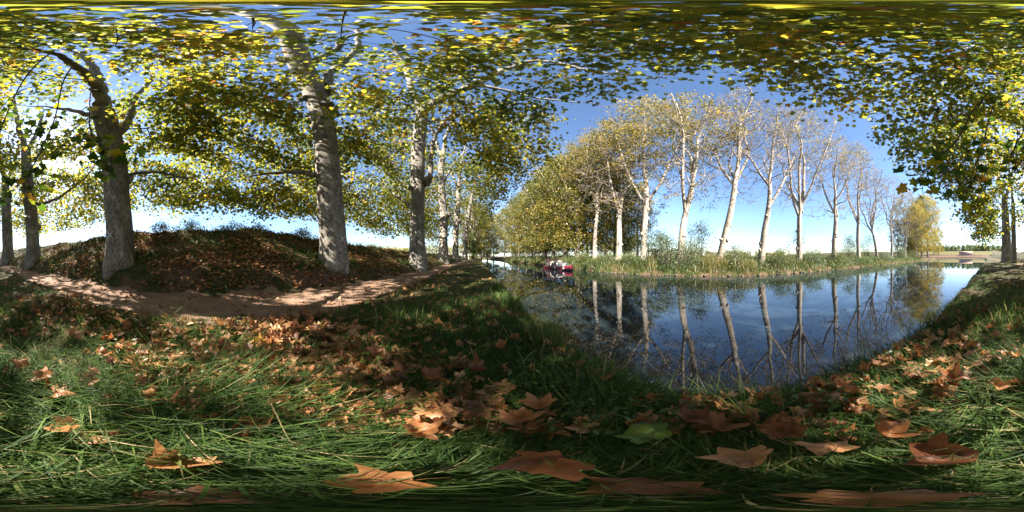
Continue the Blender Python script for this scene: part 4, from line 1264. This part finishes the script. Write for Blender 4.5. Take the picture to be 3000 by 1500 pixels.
# ------------------------------------------------------------------ stones along the opposite waterline
M['stone'] = mat_plain('bank_stone', (0.13, 0.11, 0.09), 0.9, 0.2, 0.4, 5)
rs = np.random.default_rng(31)
stone_meshes = []
for s in range(5):
    u, w = 9, 6
    th = np.linspace(0, 6.283, u, endpoint=False); ph = np.linspace(.15, math.pi - .15, w)
    Tt, Pp = np.meshgrid(th, ph); kk = 1 + rs.normal(0, .13, Tt.shape)
    v = np.stack([np.cos(Tt) * np.sin(Pp) * kk, np.sin(Tt) * np.sin(Pp) * kk * .7, np.cos(Pp) * kk * .5], -1).reshape(-1, 3)
    i = np.arange(w - 1)[:, None] * u; j = np.arange(u)[None, :]
    fq = np.stack([i + j, i + (j + 1) % u, i + u + (j + 1) % u, i + u + j], -1).reshape(-1, 4)
    ft = np.array([[0, a, a + 1] for a in range(1, u - 1)] + [[(w - 1) * u, (w - 1) * u + a + 1, (w - 1) * u + a] for a in range(1, u - 1)])
    stone_meshes.append(np_mesh('stone_shape', v, [fq, ft], M['stone']))
spots = list(np.arange(1770, 2720, 14.0))
for i, xp in enumerate(spots):
    xp = xp + rs.uniform(-5, 5)
    x, y, d = far_pt((xp - 1400) * .12, 0.0)
    x = float(x_far(y)) + rs.uniform(-.02, .18)
    o = bpy.data.objects.new('bank_stone', stone_meshes[i % 5]); COL.objects.link(o)
    s = rs.uniform(.07, .2) * (1.6 if xp > 2590 else 1.0)
    o.location = (x, y, WATER_Z + rs.uniform(.0, .10)); o.scale = (s, s * rs.uniform(.8, 1.5), s); o.rotation_euler = (rs.uniform(-.3, .3), rs.uniform(-.3, .3), rs.uniform(0, 6.28))
    lab = ('dark rounded stone of the rubble edging below the yellow trees' if xp > 2590 else 'small stone at the waterline below the bare trees opposite' if xp > 2080 else 'small stone at the waterline between the red boat and the reeds')
    tag(o, lab, 'stone', 'stones downstream' if xp > 2590 else 'stones opposite the bare trees' if xp > 2080 else 'stones upstream of the reeds')

# ------------------------------------------------------------------ grass
def blades(x, y, z, L, w, th0, th1, head, hue, seg=3, rs=rng):
    """curved tapered blades. head: azimuth of the droop"""
    n = len(x)
    hx_, hy_ = np.cos(head), np.sin(head)
    sx, sy = -hy_, hx_
    p = np.stack([x, y, z], -1)
    vs = []
    fr = [1.0, .85, .55][:seg] if seg == 3 else [1.0, .7]
    for k in range(seg + 1):
        t = k / seg
        wk = (fr[k] if k < seg else 0) * w
        if k < seg:
            vs.append(p - np.stack([sx * wk, sy * wk, 0 * wk], -1) / 2); vs.append(p + np.stack([sx * wk, sy * wk, 0.15 * wk], -1) / 2)
        else: vs.append(p.copy())
        th = th0 + (th1 - th0) * (k + .5) / seg
        st_ = L / seg
        p = p + np.stack([hx_ * np.sin(th) * st_, hy_ * np.sin(th) * st_, np.cos(th) * st_], -1)
    V = np.stack(vs, 1); m = V.shape[1]
    f = []
    for k in range(seg - 1):
        a = 2 * k; f += [[a, a + 1, a + 3], [a, a + 3, a + 2]]
    a = 2 * (seg - 1); f += [[a, a + 1, a + 2]]
    F = (np.array(f)[None] + (np.arange(n) * m)[:, None, None]).reshape(-1, 3)
    return V.reshape(-1, 3), F, np.repeat(hue, m)

def on_land(x, y, margin=0.0):
    return x < x_near(y) + margin
def off_path(x, y):
    c, w = path_c(y)
    return np.abs(x - c) / w

rs = np.random.default_rng(55)
n = 190000
r = np.exp(rs.uniform(math.log(.14), math.log(34), n)); r[:2500] = .5 * np.sqrt(rs.uniform(0, 1, 2500)); a = rs.uniform(0, 6.283, n)
x = r * np.sin(a); y = r * np.cos(a)
ok = on_land(x, y, -.02) & (x > -12.5)
u = off_path(x, y)
toe = path_c(y)[0] - path_c(y)[1] - x
bald = noise2(x, y, 1.4, 19)
prob = np.where(u < 1, np.where(bald > 0.55, .12, 0.012) + .8 * sstep(.7, .95, u) * (bald > -.3), 1.0)
strip = (x > path_c(y)[0] + path_c(y)[1]) & (x < path_c(y)[0] + path_c(y)[1] + 1.6)     # litter lies thick beside the path
prob = prob * np.where(strip & (noise2(x, y, 1.0, 27) > -.2), .45, 1)
prob = prob * np.where(toe > 0.2, np.where(noise2(x, y, .8, 29) > 0.15, .35, .8), 1)
ok &= rs.uniform(0, 1, n) < prob
x, y, r = x[ok], y[ok], r[ok]; n = len(x); z = height(x, y) - .01
flow = 2.2 * noise2(x, y, .9, 31) + .6
head = flow + rs.normal(0, 1.5, n) + np.where(x > .9, 0, 0)
edge = x > x_near(y) - .55
head = np.where(edge & (rs.uniform(0, 1, n) < .5), rs.normal(0, .6, n), head)
lenf = np.where(r < 3, 1.0, np.interp(r, [3, 8, 30], [1, .85, .9]))
tall = .75 + .45 * noise2(x, y, 1.7, 33)
L_ = rs.uniform(.12, .42, n) * lenf * np.clip(tall, .4, 1.2) * np.where(edge, .72, 1.0) * np.where(toe[ok] > .1, .8, 1)
L_ = np.where(off_path(x, y) < 1.15, L_ * .35, L_)
L_ = np.minimum(L_ * np.interp(r, [0, 2, 5], [1.5, 1.3, 1]), .36 + .3 * r)
thin_ = np.where(r < 2.5, rs.uniform(0, 1, n) < np.interp(r, [.3, 1, 2.5], [.35, .55, .9]), True)
w_ = rs.uniform(.0045, .0105, n) + .0010 * r
hue = np.clip(rs.normal(.40, .2, n) + .18 * noise2(x, y, .8, 35) + np.where(rs.uniform(0, 1, n) < .07, .5, 0), 0, 1)
th0 = rs.uniform(.1, .9, n) + np.interp(r, [0, 1.5, 3], [.45, .35, 0]); th1 = th0 + rs.uniform(.3, 1.4, n)
x, y, z, r, L_, w_, th0, th1, head, hue = [q_[thin_] for q_ in (x, y, z, r, L_, w_, th0, th1, head, hue)]
n2 = 15000
y2 = rs.normal(0, 12, n2); pc2, pw2 = path_c(y2); t2 = np.where(rs.uniform(0, 1, n2) < .5, rs.uniform(3.6, 6.5, n2), rs.uniform(.05, 4, n2)); x2 = pc2 - pw2 - t2
tb = np.array([T['path'][0][:2] for T in trees.values()])
m2 = 6500; pick = tb[rs.integers(0, len(tb), m2)]; an = rs.uniform(0, 6.28, m2); rr2 = rs.uniform(.55, 1.3, m2)
x2 = np.concatenate([x2, pick[:, 0] + rr2 * np.cos(an)]); y2 = np.concatenate([y2, pick[:, 1] + rr2 * np.sin(an)])
k2 = noise2(x2, y2, 1.3, 57) > -.15; k2[n2:] = True; x2, y2 = x2[k2], y2[k2]; q2 = len(x2); d2 = np.hypot(x2, y2)
x = np.concatenate([x, x2]); y = np.concatenate([y, y2]); z = np.concatenate([z, height(x2, y2) - .02]); r = np.concatenate([r, d2])
L_ = np.concatenate([L_, rs.uniform(.12, .42, q2) * np.clip(.8 + .6 * noise2(x2, y2, 1.1, 59), .3, 1.4)]); w_ = np.concatenate([w_, rs.uniform(.006, .012, q2) + .0012 * d2])
th0 = np.concatenate([th0, rs.uniform(.1, .8, q2)]); th1 = np.concatenate([th1, rs.uniform(.7, 2.0, q2)]); head = np.concatenate([head, rs.uniform(0, 6.28, q2)])
hue = np.concatenate([hue, np.clip(rs.normal(.5, .22, q2) + .25 * noise2(x2, y2, .7, 61), 0, 1)])
nr = r < 4.5
tag(soup('grass', [blades(x[nr], y[nr], z[nr], L_[nr], w_[nr], th0[nr], th1[nr], head[nr], hue[nr], 3),
                   blades(x[~nr], y[~nr], z[~nr], L_[~nr], w_[~nr], th0[~nr], th1[~nr], head[~nr], hue[~nr], 2)], M['grass']),
    'long lodged green grass of the near bank and embankment', 'grass', kind='stuff')

# long straw-tipped tufts leaning over the near water's edge
def tuft(xp, yp, n, L0, spread, label, seed, mat=M['grass'], hue0=.55, lean=(.2, .9), group='grass tufts at the near water edge', w=(.004, .008)):
    rs = np.random.default_rng(seed)
    d = (CAM[2] - 0.05) / math.tan(R((yp - 750) * .12))
    p = px(xp, yp, d); p[0] = min(p[0], float(x_near(p[1])) - .12)
    g = float(height(p[0], p[1]))
    x = p[0] + rs.normal(0, spread, n); y = p[1] + rs.normal(0, spread, n)
    z = height(x, y) - .02
    v, f, h = blades(x, y, z, rs.uniform(.55, 1.1, n) * L0, rs.uniform(*w, n) + .0008 * d, rs.uniform(.05, .5, n), rs.uniform(*lean, n) + .5, rs.uniform(0, 6.28, n), np.clip(rs.normal(hue0, .25, n), 0, 1))
    root = child_np('grass_tuft', v, f, mat, None, h)
    tag(root, label, 'grass tuft', group)
tuft(1600, 1000, 220, .62, .10, 'straw-tipped grass tuft arching over the near water edge upstream', 1)
tuft(1500, 905, 200, .60, .12, 'straw-tipped grass tuft farther upstream on the near water edge', 2)
tuft(2480, 1010, 200, .55, .12, 'green grass tuft leaning over the water on the downstream side', 3, hue0=.45)
tuft(2640, 930, 160, .75, .12, 'long thin grass tuft leaning over the downstream water edge', 4, hue0=.5)
tuft(1455, 850, 160, .5, .15, 'small grass tuft where the near bank narrows upstream', 5, hue0=.5)
tuft(1850, 1150, 220, .40, .14, 'short upright grass tuft at the near edge below the bare reflections', 6, hue0=.45)
tuft(2180, 1180, 220, .36, .14, 'short upright grass tuft at the near edge, straight across from the bare trees', 7, hue0=.55)
tuft(590, 800, 160, .45, .2, 'dry grass tuft at the foot of the embankment', 8, hue0=.75, group='grass tufts on the embankment')

rs = np.random.default_rng(58)
n = 9000
r = np.exp(rs.uniform(math.log(.5), math.log(9), n)); a = rs.uniform(0, 6.283, n)
x = r * np.sin(a); y = r * np.cos(a)
ok = on_land(x, y, -.25) & (noise2(x, y, 1.6, 65) > .15) & (off_path(x, y) > .95) & (x > -6)
x, y, r = x[ok], y[ok], r[ok]; n = len(x)
pos = np.stack([x, y, height(x, y) + rs.uniform(.03, .16, n)], -1)
tag(soup('weeds', [scatter(pos, rs.uniform(.025, .06, n) + .004 * r, T_OVAL, .8, rs, np.clip(rs.normal(.45, .25, n), 0, 1), .7)], M['ivy']),
    'small broad-leaved weeds mixed into the near grass', 'weeds', kind='stuff')
n = 2600
y = rs.normal(0, 5, n); pc2, pw2 = path_c(y); x = pc2 + rs.uniform(-.95, .95, n) * pw2
T_PEB = (np.array([(1, 0, 0), (-.9, .1, 0), (0, .8, 0), (.1, -.8, 0), (0, 0, .6)]), np.array([[0, 2, 4], [2, 1, 4], [1, 3, 4], [3, 0, 4]]))
pos = np.stack([x, y, height(x, y) + .035], -1)
tag(soup('path_gravel', [scatter(pos, rs.gamma(2.0, .007, n) + .004, T_PEB, 2.5, rs, None, .3)], M['stone_path']), 'loose small stones trodden into the path', 'gravel', kind='stuff')

# far bank grass and weeds, reeds
rs = np.random.default_rng(66)
n = 36000
yy = np.concatenate([rs.uniform(-30, 30, n // 2), rs.uniform(-70, 60, n - n // 2)])
ff = rs.uniform(.02, 5.5, n)
xx = x_far(yy) + ff
d = np.hypot(xx, yy)
zz = height(xx, yy) - .02
Lg = rs.uniform(.25, .95, n) * (1 + .5 * noise2(xx, yy, .8, 37)) * np.interp(ff, [0, 1, 3, 6], [.7, .95, 1.2, 1.1])
hue = np.clip(.45 + .3 * noise2(xx, yy, .6, 39) + rs.normal(0, .2, n), 0, 1)
tag(soup('bank_grass', [blades(xx, yy, zz, Lg, rs.uniform(.015, .03, n) + .0012 * d, rs.uniform(0, .4, n), rs.uniform(.4, 1.4, n), rs.uniform(0, 6.28, n), hue, 2)], M['grass_far']),
    'sunlit rough grass and weeds along the opposite bank', 'grass', kind='stuff')
n = 16000
yy = rs.uniform(-60, 30, n); ff = rs.uniform(.3, 4.5, n); xx = x_far(yy) + ff
pos = np.stack([xx, yy, height(xx, yy) + rs.uniform(.05, 1.3, n) * np.clip(.7 + .6 * noise2(xx, yy, .5, 42), .15, 1.3)], -1)
tag(soup('bank_weeds', [scatter(pos, rs.uniform(.08, .2, n), T_OVAL, .3, rs, np.clip(.45 + .3 * noise2(xx, yy, .7, 41) + rs.normal(0, .2, n), 0, 1))], M['bush_silver']),
    'leafy weeds among the grass of the opposite bank', 'weeds', kind='stuff')
def reeds(xp, off, n, h, lab, seed, spread=.5):
    rs = np.random.default_rng(seed)
    x0, y0 = bank_xy(xp, off)
    x = x0 + rs.normal(0, spread, n); y = y0 + rs.normal(0, spread, n)
    v, f, hh = blades(x, y, height(x, y) - .05, rs.uniform(.6, 1.1, n) * h, rs.uniform(.02, .045, n), rs.uniform(0, .2, n), rs.uniform(.2, .9, n), rs.uniform(0, 6.28, n), np.clip(rs.normal(.5, .25, n), 0, 1))
    tag(child_np('reed_clump', v, f, M['reed'], None, hh), lab, 'reeds', 'reed clumps on the opposite bank')
reeds(2078, 1.3, 150, 1.9, 'tall yellow reed clump beside the leaning bare trunk', 1)
reeds(2108, 1.2, 120, 1.7, 'yellow reed clump at the foot of the leaning bare trunk', 2, .4)
reeds(2178, 1.0, 150, 1.3, 'green-yellow reed clump near the pale stones across the water', 3, .5)
reeds(1915, 1.2, 90, 1.5, 'brown reed clump beside the great grey-green bush', 4, .35)
reeds(2200, 1.1, 120, 1.2, 'fanned reed clump below the twisting bare trunk', 5, .45)

# ground cover on the embankment: small leafy plants, brambles along the crest
rs = np.random.default_rng(88)
n = 26000
yy = np.concatenate([rs.uniform(-14, 14, n // 2), rs.uniform(-40, 40, n - n // 2)])
pc_, pw_ = path_c(yy)
tt = rs.uniform(.2, 6.5, n) ** 1.0
xx = pc_ - pw_ - tt
cov = noise2(xx, yy, .9, 43) + np.where(tt > 3.6, .55, 0) + np.where(tt < 1.6, .25, 0)
ok = cov > .25
xx, yy, tt = xx[ok], yy[ok], tt[ok]; n = len(xx)
pos = np.stack([xx, yy, height(xx, yy) + rs.uniform(.0, .30, n) * np.where(tt > 3.6, 1.5, .8)], -1)
hue = np.clip(.4 + .25 * noise2(xx, yy, .8, 45) + rs.normal(0, .2, n), 0, 1)
tag(soup('ground_cover', [scatter(pos, rs.uniform(.05, .12, n), T_OVAL, .4, rs, hue)], M['bush']), 'low leafy plants and brambles covering the embankment', 'ground cover', kind='stuff')
for i, (xp, d, rx_, h, lab) in enumerate(((470, 10.6, 1.0, .55, 'low bramble on the crest of the embankment nearest the cross-marked thick tree'), (560, 10.2, 1.2, .6, 'broad bramble in the middle of the embankment crest'),
      (680, 10.3, 1.1, .5, 'bramble on the embankment crest towards the knobbly tree'), (885, 11.6, .8, .7, 'shrubby bramble on the crest just beside the knobbly trunk'), (760, 10.8, .9, .4, 'small bramble on the crest between the two big trunks'))):
    x, y, _ = px(xp, 700, d)
    make_bush((x, y), rx_, rx_, h, 1100, M['bush'], lab, 'brambles on the embankment crest', .09, 40 + i)
# vine rows beyond the embankment, seen past the third trunk
make_hedge(azd(-40, 30), azd(-24, 42), 2.6, 2.0, 4200, M['vine'], 'yellow hedge beyond the embankment behind the third trunk', .3, 11)
make_hedge(azd(-22, 40), azd(-8, 62), 3.4, 2.2, 4200, M['vine'], 'yellow hedge behind the slim trunks at the end of the path', .34, 12)
# ivy on a trunk far along the path
x, y, _ = px(1385, 760, 46)
make_bush((x, y), .9, .9, 7.5, 2600, M['ivy'], 'tall bright green ivy column beside the leaning slim trunk', None, .24, 61, 'ivy')

# ------------------------------------------------------------------ fallen leaves
rs = np.random.default_rng(99)
n = 34000
r = np.exp(rs.uniform(math.log(.6), math.log(26), n)); a = rs.uniform(0, 6.283, n)
x = r * np.sin(a); y = r * np.cos(a)
pc_, pw_ = path_c(y); u = np.abs(x - pc_) / pw_; toe = pc_ - pw_ - x
ok = on_land(x, y, -.38) & (x > -12)
prob = np.where(u < .95, .09 + .3 * (np.abs(noise2(x, y, 1.9, 49)) < .12), .38)
prob = np.where((u >= .95) & (x > pc_) & (x < pc_ + pw_ + 1.5), .7, prob)
prob = np.where(toe > 0, np.where(noise2(x, y, .7, 29) > -.1, .95, .25), prob)
prob = prob * np.clip(.5 + 1.0 * noise2(x, y, 1.5, 47), .04, 1) * np.interp(r, [.7, 2.0, 3.5], [.9, 1.2, 1])
prob = prob * np.where(x > -.6, .5, 1)
ok &= rs.uniform(0, 1, n) < prob
x, y, r, u = x[ok], y[ok], r[ok], u[ok]; n = len(x)
pos = np.stack([x, y, height(x, y) + np.where(u < 1, .045, rs.uniform(.01, .11, n))], -1)
n2 = 14000
y2 = rs.normal(0, 9, n2); pc2, pw2 = path_c(y2); t2 = rs.uniform(.1, 6, n2)
x2 = pc2 - pw2 - t2
k2 = noise2(x2, y2, .8, 29) > rs.uniform(-.6, .5, n2)
x2, y2 = x2[k2], y2[k2]
pos = np.vstack([pos, np.stack([x2, y2, height(x2, y2) + rs.uniform(.03, .14, len(x2))], -1)]); r = np.concatenate([r, np.full(len(x2), 9.0)])
far_ = r > 6
tag(soup('leaf_litter', [*[scatter(pos[~far_][k::4], rs.uniform(.06, .125, len(pos[~far_][k::4])), T_CR[k], .9, rs, rs.uniform(0, 1, len(pos[~far_][k::4])), .75) for k in range(4)],
                         scatter(pos[far_], rs.uniform(.08, .14, far_.sum()), T_LOW, 1.0, rs, rs.uniform(0, 1, far_.sum()), .6)], M['dead_leaf']),
    'brown fallen plane leaves scattered thickly over the ground', 'leaf litter', kind='stuff')

fallen_meshes = []
def fallen_mesh(seed, curl, fold, cup, mat):
    rs = np.random.default_rng(seed)
    # subdivided blade so that it can curl, with a raised midrib and a stalk
    o = HI * (1 + rs.normal(0, .05, HI.shape)); n = len(o)
    cen = np.array([0, .3])
    ring = [o, cen + (o - cen) * .62, cen + (o - cen) * .28]
    pts = np.vstack([*ring, cen])
    X, Y = pts[:, 0], pts[:, 1] - .3
    ph = rs.uniform(0, 6.28, 4)
    zz = fold * np.abs(X) + curl * Y * Y * np.sign(rs.normal()) * .9 + cup * X * X + .06 * np.sin(5 * X + ph[0]) * np.sin(4 * Y + ph[1]) + .10 * np.hypot(X, Y) ** 2 * np.sin(3 * np.arctan2(Y, X) + ph[2])
    zz = zz * 2.4
    v = np.column_stack([X * (1 - .12 * np.abs(zz)), Y * (1 - .12 * np.abs(zz)), zz])
    i = np.arange(n); j = (i + 1) % n
    q = np.concatenate([np.stack([i, j, j + n, i + n], -1), np.stack([i + n, j + n, j + 2 * n, i + 2 * n], -1)])
    t = np.stack([i + 2 * n, j + 2 * n, np.full(n, 3 * n)], -1)
    mb = MB(); mb.add(v, q, t)
    mb.tube(np.array([(0, -.3, .0), (.03, -.5, .05), (.0, -.75, .02 + .1 * rs.normal())]), [.014, .011, .010], 4)
    for e in (HI[11] - [0, .3], HI[6] - [0, .3], HI[-6] - [0, .3]):
        mb.tube(np.array([(0, -.28, .01), (*(e * .45), .02 + fold * abs(e[0]) * .45), (*(e * .85), fold * abs(e[0]) * .85 + .02)]), [.012, .009, .004], 3)
    vv, ff = mb.arrays()
    return np_mesh('fallen_leaf_shape', vv, ff, mat, None, True)
for s in range(8):
    fallen_meshes.append(fallen_mesh(700 + s, [.25, .5, .1, .7, .3, -.3, .6, .2][s], [.25, -.2, .4, .1, -.3, .3, .45, 0][s], [.2, .5, -.2, .1, .4, .0, -.3, .6][s], M['fallen']))
mesh_green = fallen_mesh(720, .3, .12, .1, M['fallen_green']); mesh_yellow = fallen_mesh(721, .3, .2, .2, M['fallen_yellow'])

def put_leaf(x, y, size, label, group, mesh=None, lift=.14, tilt=.3, rot=None):
    o = bpy.data.objects.new('fallen_leaf', mesh or fallen_meshes[rs.integers(8)]); COL.objects.link(o)
    o.location = (x, y, float(height(x, y)) + lift); o.scale = (size,) * 3
    o.rotation_euler = (rs.normal(0, tilt), rs.normal(0, tilt), rs.uniform(0, 6.28) if rot is None else rot)
    return tag(o, label, 'leaf', group)
def leaf_at(xp, yp, size, label, mesh=None, lift=.17, tilt=.22, rot=None):
    d = (CAM[2] - .05 - lift) / math.tan(R((yp - 750) * .12))
    p = px(xp, yp, d)
    return put_leaf(p[0], p[1], size, label, 'large fallen leaves close by', mesh, lift, tilt, rot)
G_ = mesh_green; Y_ = mesh_yellow
for args in [
 (1265, 1112, 0.148, 'large orange-brown leaf lying flat on the lodged grass, upstream of the path foot'), (1290, 1200, 0.141, 'big tan leaf with raised lobes on top of a heap of leaves'),
 (1890, 1265, 0.141, 'single yellow-green leaf lying in the grass', G_), (1590, 1345, 0.148, 'broad golden-brown leaf half shaded in the flattened grass', None),
 (2200, 1340, 0.133, 'upturned pink-brown leaf with jagged lobes below the water edge'), (2610, 1275, 0.133, 'pale brown leaf tilted up beside a big overlapping pair'),
 (2740, 1335, 0.155, 'huge tan leaf, lower of the overlapping pair'), (2790, 1115, 0.141, 'folded tan leaf resting on grass stalks downstream'), (2930, 1130, 0.126, 'single curled leaf standing beside the folded tan one'),
 (2420, 1300, 0.118, 'amber leaf sunk in dark grass'), (1130, 1410, 0.110, 'long orange leaf right beneath the viewer'), (560, 1452, 0.090, 'reddish leaf pressed flat right under the viewer'),
 (2560, 1455, 0.090, 'wide rust leaf under the viewer at the water side'), (520, 1350, 0.126, 'dark red leaf under crossing grass blades'), (200, 1250, 0.118, 'pale-edged orange leaf with curled rim'),
 (270, 1275, 0.118, 'rust leaf overlapping the pale-edged orange one'), (130, 1090, 0.126, 'dusky pink-brown leaf in a small heap by the path side'), (170, 1140, 0.126, 'broad dusky leaf lower in the same small heap'),
 (60, 1060, 0.118, 'tan leaf at the top of the small heap'), (1580, 1180, 0.141, 'wrinkled red-brown leaf propped on a straw stalk'), (1530, 1220, 0.133, 'rust leaf tucked under dry stalks'),
 (2040, 1230, 0.126, 'red leaf standing on edge among grass near the water'), (2110, 1250, 0.126, 'dark red leaf beside the one standing on edge'), (1880, 1420, 0.110, 'brown leaf lying low in shade near the viewer'),
 (1400, 1080, 0.118, 'small brown leaf caught high in the grass upstream'), (760, 1000, 0.126, 'yellow-brown leaf at the near edge of the path', Y_), (1105, 1040, 0.118, 'pale leaf beside a green seedling'),
 (1470, 1010, 0.118, 'bright rust leaf near the straw-tipped tuft'), (310, 1030, 0.111, 'tan leaf in sunlit grass by the path'), (2300, 1265, 0.111, 'orange leaf beside an upright grass blade')]:
    leaf_at(*args)
# the rest of the 300 nearest
cnt = 0
while cnt < 270:
    r = math.exp(rs.uniform(math.log(.55), math.log(3.6))); a = rs.uniform(0, 6.283)
    x, y = r * math.sin(a), r * math.cos(a)
    if x > float(x_near(y)) - .3: continue
    if off_path(x, y) < 1 and rs.uniform() > .1: continue
    if noise2(np.array(x), np.array(y), 1.5, 47) < rs.uniform(-1.0, .4): continue
    dn = 'downstream' if y < 0 else 'upstream'
    side = 'towards the path' if x < -.8 else 'towards the water'
    ring = 'one step from the viewer' if r < 1.4 else 'a few steps from the viewer'
    put_leaf(x, y, rs.uniform(.065, .12), f'brown leaf in grass {ring}, {dn}, {side}', f'fallen leaves {ring}, {dn}, {side}', None, rs.uniform(.02, .12), .55)
    cnt += 1

# a few fallen sticks and a green seedling
for i, (xp, yp, L_, rot, lab) in enumerate(((1270, 990, .5, .8, 'thin dark stick leaning in the grass upstream'), (1360, 1190, .6, 2.2, 'pale straw stalk across a heap of leaves'), (820, 890, .3, .2, 'short twig lying on the path'))):
    d = (CAM[2] - .1) / math.tan(R((yp - 750) * .12)); p = px(xp, yp, d)
    z = float(height(p[0], p[1])) + .08
    m = MB(); m.tube(np.array([(0, 0, 0), (L_ * .3, .03, .05), (L_ * .65, -.02, .06), (L_, .04, .12)]), [.007, .006, .005, .003], 5)
    o = m.build('fallen_stick', M['twig'] if i != 1 else M['reed']); o.location = (p[0], p[1], z); o.rotation_euler = (0, 0, rot)
    tag(o, lab, 'stick')
x, y, _ = px(1090, 1070, (CAM[2] - .1) / math.tan(R(320 * .12)))
seed_root = empty('seedling', (x, y, float(height(x, y))), 'bright green broad-leaved seedling growing among brown leaves', 'plant')
for i in range(6):
    an = i * 1.05 + .3; rr_ = .06 + .03 * (i % 3)
    o = link('leaf', mesh_green, seed_root, (rr_ * math.cos(an), rr_ * math.sin(an), .14 + .03 * (i % 2))); o.scale = (.06,) * 3; o.rotation_euler = (.3, .2, an - 1.57)
m = MB()
for i in range(6):
    an = i * 1.05 + .3; rr_ = .06 + .03 * (i % 3)
    m.tube(np.array([(0, 0, 0), (rr_ * .4 * math.cos(an), rr_ * .4 * math.sin(an), .09), (rr_ * math.cos(an), rr_ * math.sin(an), .14)]), [.004, .003, .002], 4)
m.build('stem', M['ivy'], seed_root)
